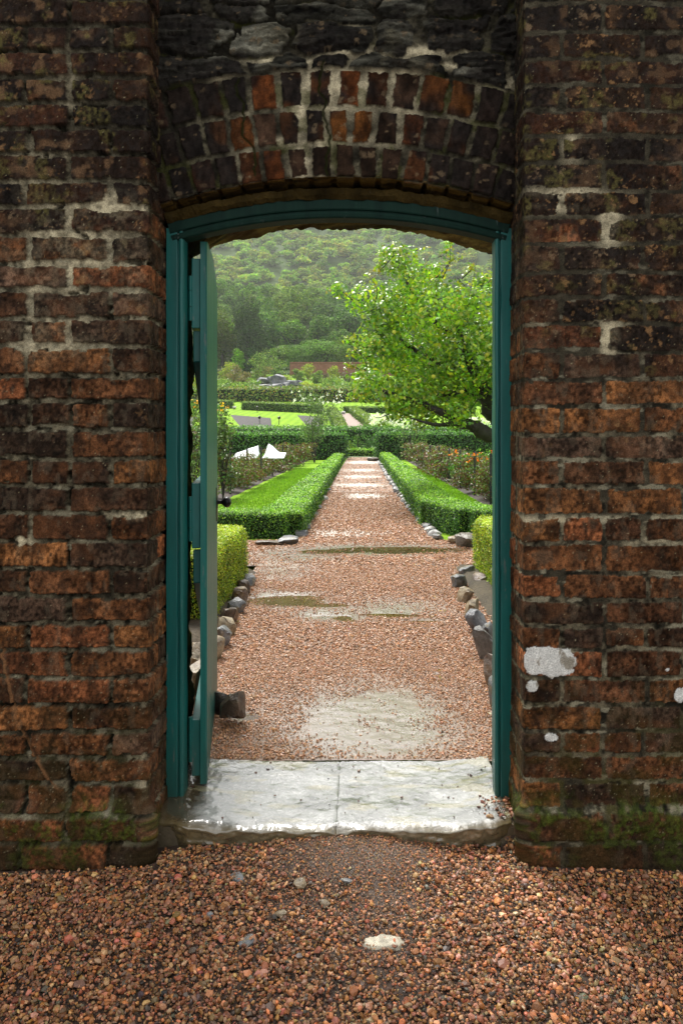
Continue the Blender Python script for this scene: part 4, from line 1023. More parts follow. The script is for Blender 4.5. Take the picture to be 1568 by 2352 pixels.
def hedge(segs, w, h, leaf, palette, label, cat='hedge', group=None, name='box_hedge', near=5., cover=1.0, zfn=None, z0=0, jitter=.02, lump=.03, r=.12, ins=.03, capsl=None, topc=None, lowdark=True, aspect=.55, mat=None, spread=.9, sprigs=0):
    zfn = zfn or (lambda x, y: np.zeros(np.shape(x)))
    size = lambda Y: leaf*np.maximum(1, np.asarray(Y)/near)
    dens = lambda Y: cover*2.0/(size(Y)**2*aspect)
    parts = []; ncore = 0
    for i, (p0, p1) in enumerate(segs):
        v, f, c = core_box(p0, p1, w, z0, h, zfn, ins); parts.append((v, f, c)); ncore += len(f)
    for i, (p0, p1) in enumerate(segs):
        caps = capsl[i] if capsl else (True, True)
        P, Nn, hh = seg_samples(p0, p1, w, z0, h, dens, zfn, caps, r, lump, i+int(leaf*1000))
        n = len(P); P = P+rng.normal(0, 1, (n, 3))*jitter*np.array([1, 1, .8])-Nn/np.linalg.norm(Nn, axis=1)[:, None]*(rng.uniform(-.3, 1, n)*jitter)[:, None]
        D = Nn/np.linalg.norm(Nn, axis=1)[:, None]+rng.normal(0, spread, (n, 3))*.6
        cols = pal(n, palette, .22)
        if topc is not None:
            up = np.clip(Nn[:, 2]/np.linalg.norm(Nn, axis=1), 0, 1); new = rng.uniform(0, 1, n) < (.15+.75*up)*(.3+fbm(P[:, 0]*2.5, P[:, 1]*2.5, 33)); cols = np.where(new[:, None], pal(n, topc, .18), cols)
        clump = .55+.9*fbm(P[:, 0]*6+P[:, 2]*5, P[:, 1]*6-P[:, 2]*6, 55, 3); cols = cols*clump[:, None]*1.45
        parts.append(leaf_cards(P, D, size(P[:, 1])*rng.uniform(.7, 1.3, n), cols, aspect))
    v, f, c = join(parts)
    fm = np.zeros(len(f), int); fm[:ncore] = 1
    o = link(name, mesh_np(name, v, f, [mat or M_HEDGE, M_CORE], c, fm=fm)); tag(o, label, cat, group); return o
YG = [[.13,.22,.012],[.20,.28,.015],[.26,.30,.02],[.09,.16,.01],[.34,.31,.03],[.05,.095,.01]]
YT = [[.32,.40,.02],[.40,.43,.03],[.26,.36,.02]]
DG = [[.020,.070,.010],[.032,.095,.012],[.045,.12,.014],[.06,.15,.02],[.015,.05,.01]]
DT = [[.17,.33,.02],[.24,.40,.028],[.13,.27,.018]]
hedge([((-1.50, 4.75), (-1.50, 6.35))], 1.12, .445, .013, YG, 'small square yellow green clipped hedge left of path behind the door', topc=YT, jitter=.010, lump=.012, r=.09, ins=.025, cover=1.0, near=5)
hedge([((1.47, 5.35), (1.47, 6.85))], .96, .46, .013, YG, 'small yellow green clipped hedge right of path by the door frame', topc=YT, jitter=.010, lump=.012, r=.10, ins=.025, cover=1.0, near=5)
low = dict(topc=DT, near=9, jitter=.018, lump=.025, r=.08, ins=.035, cover=.9)
hedge([((-4.5, 8.95), (-.86, 9.05)), ((-.92, 8.95), (-1.12, 39))], .48, .30, .020, DG, 'long low box hedge with a turned end on the left of the path', capsl=[(True, True), (True, True)], **low)
hedge([((4.5, 8.95), (1.25, 8.93)), ((1.34, 8.93), (1.02, 10.1)), ((1.01, 9.95), (1.13, 39.5))], .48, .345, .020, DG, 'long low box hedge with a curved end on the right of the path', capsl=[(True, True), (True, True), (True, True)], **low)
TG = [[.018,.065,.012],[.03,.09,.015],[.012,.045,.01],[.05,.13,.02]]
TT = [[.10,.23,.02],[.07,.18,.02]]
tall = dict(topc=TT, near=37, jitter=.07, lump=.08, r=.2, ins=.12, cover=.8, name='tall_hedge')
hedge([((-14, 37.6), (-.72, 37.6))], 1.0, 1.32, .095, TG, 'tall dark green clipped hedge at the end of the path, left of the gap', **tall)
hedge([((.70, 37.6), (14, 37.6))], 1.0, 1.34, .095, TG, 'tall dark green clipped hedge at the end of the path, right of the gap', **tall)
tall['near'] = 47
hedge([((-20, 47.4), (18, 47.4))], 1.2, 1.28, .12, TG, 'long dark hedge crossing the garden behind the two tall hedges', zfn=zg, **tall)
hedge([((-1.7, 43.0), (1.7, 43.0))], .55, .42, .085, [[.10,.2,.02],[.07,.15,.015],[.15,.25,.03]], 'little light green hedge closing the gap at the end of the path', topc=DT, near=43, jitter=.05, lump=.04, r=.1, ins=.06, cover=.8)
# parterre hedges in the middle distance: (pixel start, pixel end of the base line, height m, width m)
PG = [[.035,.085,.012],[.055,.11,.015],[.07,.13,.02]]; PT = [[.13,.20,.02],[.16,.21,.025]]
mid = dict(topc=PT, jitter=.05, lump=.04, r=.1, ins=.10, cover=.8, zfn=zg, name='low_hedge')
def mh(a, b, hgt, wid, lab, size=.13):
    p = gp(*a); q = gp(*b); hedge([((p[0], p[1]), (q[0], q[1]))], wid, hgt, size, PG, lab, near=(p[1]+q[1])/2, **mid)
mh((380, 936), (534, 938), .85, 1.1, 'low clipped hedge at the far left of the upper lawn')
mh((562, 941), (735, 950), .85, 1.1, 'low clipped hedge running behind the soil bed on the upper lawn')
mh((790, 948), (1090, 952), .6, .9, 'low clipped hedge behind the apple tree on the upper lawn')
mh((782, 990), (762, 950), .55, .9, 'low hedge along the left edge of the upper path')
mh((862, 990), (812, 950), .55, .9, 'low hedge along the right edge of the upper path')
BG = [[.07,.14,.015],[.11,.18,.02],[.16,.19,.02],[.05,.10,.012],[.2,.15,.03]]
p = gp(380, 925); q = gp(1250, 930)
hedge([((-34, 98), (34, 96))], 2.0, 1.75, .26, BG, 'long tall beech hedge beyond the upper lawn', near=97, jitter=.16, lump=.22, r=.3, ins=.25, cover=.8, zfn=zg, name='beech_hedge')

# ================================================================ SHRUBS AND PLANTS
M_BARK = mat_flat('dark_wet_bark', (.010, .008, .006), (.035, .030, .022), 22, .6, .4, 60, 1.0, .012)
def foliage_blobs(blobs, n, size, palette, aspect=.55, full=False, fold=.25, curl=.1, shell=.55, up=.5, clump=True, seed=1, spread=.8):
    """leaves through the volume of several ellipsoids (cx,cy,cz,rx,ry,rz), denser toward each shell"""
    B = np.array(blobs, float); vol = (B[:, 3]*B[:, 4]*B[:, 5])**(2/3); idx = rng.choice(len(B), n, p=vol/vol.sum())
    d = rng.normal(size=(n, 3)); d /= np.linalg.norm(d, axis=1)[:, None]
    r = (shell+(1-shell)*rng.uniform(0, 1, n)**.7)*(.86+.28*fbm(d[:, 0]*2.4+idx, d[:, 2]*2.4+d[:, 1]*2, seed))*1.02
    P = B[idx, :3]+d*B[idx, 3:]*r[:, None]
    nn = d+rng.normal(0, spread, (n, 3))*.7+np.array([0, 0, up])
    cols = pal(n, palette, .2)
    if clump: cols *= (.45+1.1*fbm(P[:, 0]/B[:, 3].mean()*1.5+9, P[:, 2]/B[:, 5].mean()*1.5+P[:, 1]/B[:, 4].mean(), seed+5))[:, None]
    return leaf_cards(P, nn, size*rng.uniform(.65, 1.35, n), cols, aspect, fold, curl, full)
M_LEAF = mat_leaf('garden_leaf', .35, .3, .5)
M_PETAL = mat_leaf('petal', .6, .3, .2)
def bush(name, base, w, h, d, n, size, palette, label, cat='shrub', group=None, stems=4, seed=1, flowers=None, nb=7, aspect=.5, low=.1, stemr=.012):
    r = np.random.default_rng(seed); root = empty(name, tuple(base)); tag(root, label, cat, group)
    bl = []
    for i in range(nb):
        t = r.uniform(0, 1); z = h*(low+(.95-low)*(i+.5)/nb); rad = math.sin(math.pi*min(.92, .18+.75*(z/h)))*.5
        bl.append((r.uniform(-1, 1)*w*.25, r.uniform(-1, 1)*d*.25, z, w*.32*(rad+.45), d*.32*(rad+.45), h*.18))
    v, f, c = foliage_blobs(bl, n, size, palette, aspect=aspect, shell=.25, seed=seed)
    v[:, 2] = np.maximum(v[:, 2], .01)
    link('foliage', mesh_np('foliage', v, f, M_LEAF, c), root)
    if stems:
        S = []
        for i in range(stems):
            e = np.array([r.uniform(-1, 1)*w*.35, r.uniform(-1, 1)*d*.35, h*r.uniform(.6, .95)]); m_ = e*np.array([.3, .3, .5])+r.normal(0, .03, 3)
            a, b = tube(smooth_path([(0, 0, -.03), m_, e], 4), np.linspace(stemr, stemr*.3, 9), 5); S.append((a, b, (0, 0, 0)))
        v, f, c = join(S); link('stem', mesh_np('stem', v, f, M_BARK), root)
    if flowers:
        nf, fs, fp, zlo = flowers
        P = np.stack([r.uniform(-.5, .5, nf)*w*.95, r.uniform(-.5, .5, nf)*d*.95, h*(zlo+(1.02-zlo)*r.uniform(0, 1, nf))], 1)
        # several petals a bloom
        P = np.repeat(P, 5, axis=0)+rng.normal(0, fs*.35, (nf*5, 3)); nn = rng.normal(0, .6, (nf*5, 3))+np.array([0, -.6, .7])
        v, f, c = leaf_cards(P, nn, np.full(nf*5, fs)*rng.uniform(.7, 1.2, nf*5), pal(nf*5, fp, .1), .8)
        link('flowers', mesh_np('flowers', v, f, M_PETAL, c), root)
    return root
BR = [[.11,.055,.025],[.19,.095,.035],[.11,.15,.025],[.08,.16,.02],[.18,.08,.03],[.14,.20,.03],[.06,.04,.02],[.14,.06,.03],[.17,.24,.06]]
def rose(seed, size, n, w=1.0, h=.8):
    return bush('rose_bush', (0, 0, 0), w, h, .95, n, size, BR, None, 'rose bush', None, 9, seed, None, 9, .6, .12, .009)
near_protos = [rose(900+i, .045, 3000, 1.35, .78) for i in range(3)]; far_protos = [rose(910+i, .075, 1500, 1.8, .78) for i in range(3)]
def put_roses(xs, side):
    i = 0; used = {}
    for j, (X, Y, sc) in enumerate(xs):
        pr = (near_protos if Y < 19 else far_protos)[j % 3]
        key = pr.name
        if side == 'left' and not PRUSED.get(key): o = pr; PRUSED[key] = True
        else: o = copy_tree(pr)
        o.location = (X, Y, 0); o.rotation_euler = (0, 0, rng.uniform(0, 6)); o.scale = (sc, sc, sc)
        tag(o, '%s brown leaved rose bush from the door in the %s row under the wires' % (ordn[j], side), 'rose bush', 'rose bushes in the %s bed' % side)
PRUSED = {}
put_roses([(-2.72+.0*k, Y, s) for k, (Y, s) in enumerate([(15.9, .95), (17.2, 1.0), (18.4, .82), (20.3, .72), (22.4, .75), (24.8, .9), (27.2, 1.1), (29.8, 1.1), (32.6, 1.1), (35, 1.0)])], 'left')
put_roses([(2.42, Y, s) for Y, s in [(12.5, .8), (14.0, .95), (15.7, 1.0), (17.6, 1.0), (19.7, 1.0), (22.0, 1.0), (24.4, 1.05), (27.0, 1.1), (29.8, 1.1), (32.6, 1.1), (35, 1.05)]], 'right')
for p_ in near_protos+far_protos:
    if not PRUSED.get(p_.name):
        for ch in list(p_.children): bpy.data.objects.remove(ch)
        bpy.data.objects.remove(p_)
# wire fences behind the roses
M_POST = mat_flat('black_post', (.006, .006, .008), (.02, .018, .018), 40, .4, .5)
def fence(pts, h, label):
    root = empty('wire_fence', (pts[0][0], pts[0][1], 0)); tag(root, label, 'fence', 'wire fences along the rose beds')
    for (X, Y) in pts:
        lean = rng.uniform(-.015, .015)
        v, f = tube([(X, Y, -.1), (X+lean*.5, Y, h*.5), (X+lean, Y, h-.03), (X+lean, Y, h)], [.024, .024, .024, .010], 4)
        link('fence_post', mesh_np('fence_post', v-np.array([pts[0][0], pts[0][1], 0]), f, M_POST), root)
    for z in (h-.06, h*.55):
        W = []
        for i in range(len(pts)-1):
            a = np.array([*pts[i], z]); b = np.array([*pts[i+1], z]); t = np.linspace(0, 1, 7)[:, None]; P = a+(b-a)*t; P[:, 2] -= .03*4*(t*(1-t))[:, 0]
            v, f = tube(P, .003, 4, cap=False); W.append((v-np.array([pts[0][0], pts[0][1], 0]), f, (0, 0, 0)))
        v, f, c = join(W); link('wire', mesh_np('wire', v, f, M_POST), root)
fence([(-2.62, Y) for Y in (11.6, 13.4, 15.3, 17.6, 20, 22.6, 25.4, 28.4, 31.6, 35)], .88, 'black posts with wires behind the left row of roses')
fence([(2.21, Y) for Y in (11.2, 13.1, 15.0, 17.1, 19.3, 21.8, 24.6, 27.6, 30.8, 34.4)], .87, 'black posts with wires behind the right row of roses')

# large leafy shrubs beside the door, left
LG = [[.07,.13,.03],[.10,.16,.035],[.05,.09,.02],[.13,.19,.05],[.10,.07,.03],[.16,.22,.09]]
bush('climbing_shrub', (-2.58, 14.3, 0), .95, 1.62, .8, 1500, .07, LG, 'loose pale leaved climber just right of the open door edge', 'shrub', None, 9, 21, None, 10, .6, .2)
bush('climbing_shrub', (-2.72, 13.0, 0), 1.0, 1.55, .8, 1300, .065, LG, 'loose leafy climber second from the door edge', 'shrub', None, 8, 22, None, 10, .6, .06)
bush('climbing_shrub', (-2.55, 11.6, 0), .7, 1.75, .6, 900, .055, LG, 'tall thin climber seen in the gap left of the door', 'shrub', None, 7, 23, None, 10, .6, .2)
WG = [[.10,.17,.045],[.14,.21,.06],[.07,.13,.03]]; WH = [[.85,.85,.82],[.75,.77,.75]]
WF = [[.06,.13,.02],[.09,.18,.025],[.12,.21,.04]]
def mb(name, px, py, w, h, n, size, palette, lab, cat='shrub', fl=None, seed=1, st=4, Y=None, nb=8, d=None, low=.1):
    p = gp(px, py) if Y is None else np.array([(px-CX)/F*Y, Y, float(zg((px-CX)/F*Y, Y))])
    return bush(name, tuple(p), w, h, d or w*.8, n, size, palette, lab, cat, None, st, seed, fl, nb, .5, low, .03)
mb('small_tree', 722, 0, 1.5, 2.0, 900, .10, WG, 'slender small tree with a bent pale stem before the left tall hedge', 'tree', None, 31, 5, Y=33.5, low=.55)
mb('white_flower_bush', 735, 980, 4.2, 2.6, 1300, .15, WG, 'rounded bush of white flowers above the left tall hedge', 'shrub', (34, .13, WH, .66), 32, 6)
mb('white_flower_bush', 890, 992, 2.4, 1.4, 500, .13, WF, 'dome of massed white daisies left under the apple tree', 'shrub', (200, .16, WH, .55), 33, 3)
mb('white_flower_bush', 940, 0, 1.9, 2.15, 900, .10, WG, 'airy white flowered bush growing above the right tall hedge', 'shrub', (70, .10, WH, .72), 34, 6, Y=35.9)
mb('white_flower_bush', 1105, 995, 2.5, 1.3, 500, .13, WF, 'white flowers by the apple tree trunk above the right hedge', 'shrub', (110, .15, WH, .6), 35, 3)
mb('red_flower_plant', 1082, 998, .8, 1.0, 150, .12, WF, 'few red flowers left of the white ones by the trunk', 'flowers', (14, .14, [[.7,.05,.02]], .7), 36, 2)
for i, (px, Y, w, h) in enumerate([(1062, 18.5, .8, .75), (1092, 16.8, 1.1, .84), (1118, 15.6, .9, .80), (1150, 15, 1.3, .85)]):
    mb('orange_flower_plant', px, 0, w, h, 420, .07, [[.09,.22,.02],[.13,.28,.03],[.06,.16,.015]], '%s clump of orange flowers from the left behind the right roses' % ordn[i], 'flowers', (8, .045, [[.95,.28,.01],[.9,.16,.01],[1,.4,.02]], .72), 40+i, 3, Y=Y)
FG = [[.10,.22,.025],[.15,.28,.03],[.07,.16,.02]]
mb('border_plant', 806, 0, .5, .75, 260, .10, [[.2,.3,.02],[.15,.27,.03]], 'yellow green plant at the left of the gap beyond the path', 'plant', None, 51, 3, Y=43.9)
mb('border_plant', 822, 0, .6, 1.05, 300, .11, FG, 'upright grassy plant in the middle of the gap beyond the path', 'plant', None, 52, 6, Y=44.2)
mb('border_plant', 845, 0, 1.0, 1.15, 520, .10, [[.05,.13,.03],[.08,.18,.03]], 'feathery round plant at the right of the gap beyond the path', 'plant', None, 53, 4, Y=44.3)
yel = [[.9,.55,.02],[.95,.4,.02]]
mb('sunflower_clump', 500, 984, 1.5, 2.1, 420, .17, [[.12,.25,.03],[.16,.3,.05]], 'clump of tall yellow flowers beside the soil bed on the upper lawn', 'flowers', (16, .14, yel, .6), 54, 5)
mb('sunflower_clump', 448, 968, 1.9, 1.7, 420, .17, [[.12,.25,.03],[.16,.3,.05]], 'clump of orange yellow flowers seen left of the door', 'flowers', (22, .18, yel, .6), 55, 5)
mb('mid_shrub', 735, 0, 1.8, 1.4, 500, .13, WG, 'grey green shrub standing on the upper lawn by the path', 'shrub', None, 56, 4, Y=74)
# white sheets drying beyond the left roses
M_CLOTH = mat_flat('white_cloth', (.62, .66, .68), (.8, .82, .82), 6, .8, .2, 9, .5, .05)
def cloth(name, px, Y, z0, w, h, label, seed, peak):
    u = np.linspace(0, 1, 26); w_ = np.linspace(0, 1, 16); U, W = np.meshgrid(u, w_, indexing='ij')
    top = h*np.where(U < peak, .35+.65*(U/max(peak, 1e-3)), .35+.65*np.clip((1-(U-peak)/(1-peak)*1.6), 0, 1))
    X = (px-CX)/F*Y+(U-.5)*w; Z = z0+W*top; Yp = Y-.9*(1-W)+.10*np.sin(U*14+W*3)+(fbm(U*5, W*5, seed)-.5)*.25
    v = np.stack([X, Yp, Z], -1).reshape(-1, 3); o = link(name, mesh_np(name, v, grid_faces(26, 16), M_CLOTH, None, True))
    sol = o.modifiers.new('s', 'SOLIDIFY'); sol.thickness = .006
    tag(o, label, 'cloth', 'white covers behind the rose beds')
cloth('garden_cover', 570, 21.5, .56, .68, .34, 'white cloth cover sloping down to the left, behind the left roses', 5, .92)
cloth('garden_cover', 634, 22.0, .55, .60, .40, 'peaked white cloth cover on the right, behind the left roses', 6, .15)
mb('garden_plants', 520, 0, 3.5, .6, 700, .10, FG, 'green leafy plants in the bed under the white covers', 'plants', None, 57, 0, Y=23.5)
mb('garden_plants', 620, 0, 3.0, .55, 600, .10, FG, 'green leafy plants in front of the left tall hedge', 'plants', None, 58, 0, Y=27)
mb('garden_plants', 1100, 0, 3.2, .7, 800, .10, FG, 'fresh green plants behind the right rose fence', 'plants', None, 59, 0, Y=21)

# upper garden beyond the beech hedge
def up(px, Y, dz=0): X = (px-CX)/F*Y; return np.array([X, Y, float(zg(X, Y))+dz])
M_SLATE = mat_attr('slate_outcrop', rough=.5, spec=.45, bscale=3, bstr=.9, bdist=.25, vary=.5, vscale=2.2)
ROCKC = ([.045, .05, .065], [.12, .125, .15], [.22, .22, .23])
for i, (px, Y, w, h, lab) in enumerate([(604, 114, 4.4, .9, 'low slab of grey rock outcrop, leftmost in the rockery'), (634, 118, 4.0, 2.3, 'big grey slate rock in the middle of the rockery'), (634, 114, 3.6, 1.0, 'low grey rock below the big slate rock'), (672, 115, 4.2, 1.5, 'grey rock at the right end of the rockery'), (606, 119, 3.0, 1.5, 'dark rock behind the left of the rockery')]):
    p = up(px, Y); o = link('rock_outcrop', rock('rock_outcrop', (w*.85, 3, h*1.0), 800+i, ROCKC, M_SLATE, 4), None, (p[0], p[1], p[2]-h*.2)); tag(o, lab, 'rock outcrop')
# distant brick wall
M_FARB = mat_flat('far_brick', (.16, .065, .045), (.26, .125, .09), 2.5, .9, .2, 6, .4, .05)
x = np.linspace(up(666, 137)[0], up(1420, 137)[0], 70); vv = []; ff = []
for i, X in enumerate(x):
    z = float(zg(X, 137)); zt = 14.05+.0*i
    for (yy, zz) in ((136.7, z-1), (136.7, zt), (136.6, zt+.01), (136.6, zt+.22), (137.4, zt+.22), (137.4, zt+.01), (137.3, zt), (137.3, z-1)): vv.append([X, yy, zz])
for i in range(len(x)-1):
    for j in range(7): ff.append([i*8+j, (i+1)*8+j, (i+1)*8+j+1, i*8+j+1])
ff.append([0, 1, 6, 7]); ff.append([1, 2, 5, 6]); ff.append([2, 3, 4, 5])
o = link('far_brick_wall', mesh_np('far_brick_wall', np.array(vv), np.array(ff), M_FARB)); tag(o, 'red brick boundary wall at the foot of the wooded hill', 'wall')
# drystone retaining wall, left
x = np.linspace(up(330, 126)[0], up(556, 126)[0], 90); zz_ = np.linspace(0, 1, 14); X, W = np.meshgrid(x, zz_, indexing='ij')
bz = zg(X, X*0+126)-.6; Yp = 126-(fbm(X*1.4, W*5, 810)-.5)*.5; Z = bz+W*2.4
o = link('dry_stone_wall', mesh_np('dry_stone_wall', np.stack([X, Yp, Z], -1).reshape(-1, 3), grid_faces(90, 14), M_SLATE, np.array([.10, .09, .085])*(.3+1.4*fbm(X*2.2, W*9, 811)).reshape(-1, 1), True)); 
sm_ = o.modifiers.new('s', 'SOLIDIFY'); sm_.thickness = -.7
tag(o, 'low dark dry stone wall at the left of the rockery', 'wall')
SG = [[.09,.19,.03],[.14,.25,.035],[.19,.28,.04],[.24,.30,.05]]
YB = [[.30,.34,.03],[.36,.36,.04],[.22,.32,.04]]; STR = [[.28,.20,.10],[.22,.18,.07],[.14,.16,.04]]; PUR = [[.10,.06,.05],[.08,.09,.03],[.13,.10,.05]]
lst = [(630, 131, 6.4, 5.2, SG, 'round green shrub in front of the left end of the far brick wall'), (706, 129, 3.6, 2.5, YB, 'loose yellow leaved shrub before the far brick wall'), (590, 124, 3.6, 4.6, SG, 'upright shrub left of the rockery top'), (684, 124, 2.8, 2.0, SG, 'mid green bush above the right end of the rockery'),
       (765, 121, 2.6, 2.8, YB, 'bright leafy shrub left of the apple tree before the far wall'), (728, 119, 2.0, 2.2, SG, 'narrow green bush right of the rockery'), (540, 118, 3.2, 3.2, STR, 'straw coloured grassy shrub left of the rockery'), (560, 121, 4.0, 2.0, STR, 'low buff grasses behind the rockery'),
       (520, 124, 3.6, 3.2, YB, 'yellow green shrub in front of the dry stone wall'), (745, 124, 6.5, 1.5, PUR, 'purple brown hedge like shrub below the far wall'), (800, 122, 6.0, 1.6, PUR, 'second purple brown shrub, behind the apple tree edge'), (575, 110, 4.4, 1.7, SG, 'low dark green shrub below the rockery'),
       (700, 108, 4.6, 1.6, YB, 'low yellow shrub behind the beech hedge middle'), (760, 112, 5.0, 2.0, SG, 'green bush behind the beech hedge left of the apple tree'), (650, 122, 3.4, 1.2, YB, 'sunny grassy tuft above the big slate rock'), (515, 104, 5.0, 2.4, SG, 'feathery shrub in front of the beech hedge at left'),
       (600, 127, 4.0, 2.6, STR, 'pinkish seed heads left of the round green shrub'), (790, 105, 5.0, 2.2, SG, 'loose shrub growing through the beech hedge'), (850, 128, 5, 3.0, SG, 'shrub behind the apple tree before the far wall'), (460, 120, 6, 2.6, SG, 'shrub by the dry stone wall seen left of the door'), (450, 108, 5, 2.2, YB, 'yellow green shrub at the far left behind the door')]
for i, (px, Y, w, h, p_, lab) in enumerate(lst):
    q = up(px, Y); bush('garden_shrub', tuple(q), w, h, w*.8, 900, .28, p_, lab, 'shrub', None, 4, 820+i, None, 9, .5, .12, .05)
# spiky phormium
r_ = np.random.default_rng(5); P = []; 
q = up(522, 112); root = empty('spiky_plant', tuple(q)); tag(root, 'clump of pale green sword leaves above the beech hedge at left', 'plant'); vv = []; ff = []
for i in range(80):
    t = r_.uniform(0, 6.28); l = r_.uniform(1.2, 2.1); sp_ = r_.uniform(.3, 1.1)
    b = np.array([math.cos(t)*sp_*.2, math.sin(t)*sp_*.2, 0]); m_ = np.array([math.cos(t)*sp_*.6, math.sin(t)*sp_*.6, l*.8]); e = np.array([math.cos(t)*sp_*1.5, math.sin(t)*sp_*1.5, l*.75])
    s_ = np.array([-math.sin(t), math.cos(t), 0])*.07; k = len(vv); vv += [b-s_, b+s_, m_+s_, m_-s_, e, e+s_*.1]; ff += [[k, k+1, k+2, k+3], [k+3, k+2, k+5, k+4]]
link('blades', mesh_np('blades', np.array(vv), np.array(ff), M_LEAF, pal(len(vv), [[.25,.33,.12],[.18,.27,.08]], .1)), root)
# small teal sign on a post
q = gp(1086, 951); root = empty('small_sign', tuple(q)); tag(root, 'small blue green sign on a post under the apple tree', 'sign')
v, f = boxes([(-.04, .04, -.04, .04, 0, .75)]); link('post', mesh_np('post', v, f, M_POST), root)
M_SIGN = mat_flat('sign_blue', (.03, .22, .24), (.05, .3, .3), 5, .5); v, f = boxes([(-.32, .32, -.09, -.045, .65, 1.0)]); link('board', mesh_np('board', v, f, M_SIGN), root)
# small white edging stones on the upper path
for i, (px, py) in enumerate([(1375-608, 952), (776, 953), (788, 953), (538, 940), (559, 941)]):
    q = gp(px, py); o = link('marker_stone', rock('marker_stone', (.45, .4, .34), 860+i, PALE, M_ROCK, 2), None, tuple(q)); tag(o, 'whitish stone at the end of a low hedge on the upper lawn', 'stone', 'whitish stones on the upper lawn')
# lamp like plant markers
for i, (px, py) in enumerate([(596, 975), (591, 949), (641, 976), (1303-200, 993)]):
    q = gp(px, py); root = empty('garden_light', tuple(q)); tag(root, 'small black garden stake light on the upper lawn', 'garden light', 'black stake lights on the upper lawn')
    v, f = tube([(0, 0, 0), (0, 0, .45)], .03, 6); link('stake', mesh_np('stake', v, f, M_POST), root)
    v, f = tube([(0, 0, .42), (0, 0, .47), (0, 0, .62), (0, 0, .66)], [.05, .10, .12, .05], 8); link('lamp_head', mesh_np('lamp_head', v, f, M_POST), root)

# short grass blades over the near lawns
def blades():
    n = 60000; side = rng.uniform(0, 1, n) < .5; Y = 9.2+ (rng.uniform(0, 1, n)**1.7)*18
    X = np.where(side, rng.uniform(-2.36, -1.10, n), rng.uniform(1.15, 2.08, n)); hh = rng.uniform(.012, .03, n)*(1+.04*Y); wd = .0022*(1+.25*(Y-8))
    t = rng.uniform(0, 6.28, n); dx = np.cos(t)*wd; dy = np.sin(t)*wd; lx = rng.normal(0, .35, n)*hh; ly = rng.normal(0, .35, n)*hh; z = np.full(n, -.012)
    v = np.stack([np.stack([X-dx, Y-dy, z], 1), np.stack([X+dx, Y+dy, z], 1), np.stack([X+lx, Y+ly, z+hh], 1)], 1).reshape(-1, 3)
    return v, np.arange(n*3).reshape(-1, 3), np.repeat(pal(n, [[.11,.22,.015],[.16,.30,.02],[.21,.36,.03]], .15), 3, axis=0)
v, f, c = blades(); M_BLADE = mat_leaf('grass_blade', .5, .35, .3); o = link('grass', mesh_np('grass', v, f, M_BLADE, c)); tag(o, 'short wet mown grass beside the path hedges', kind='stuff')

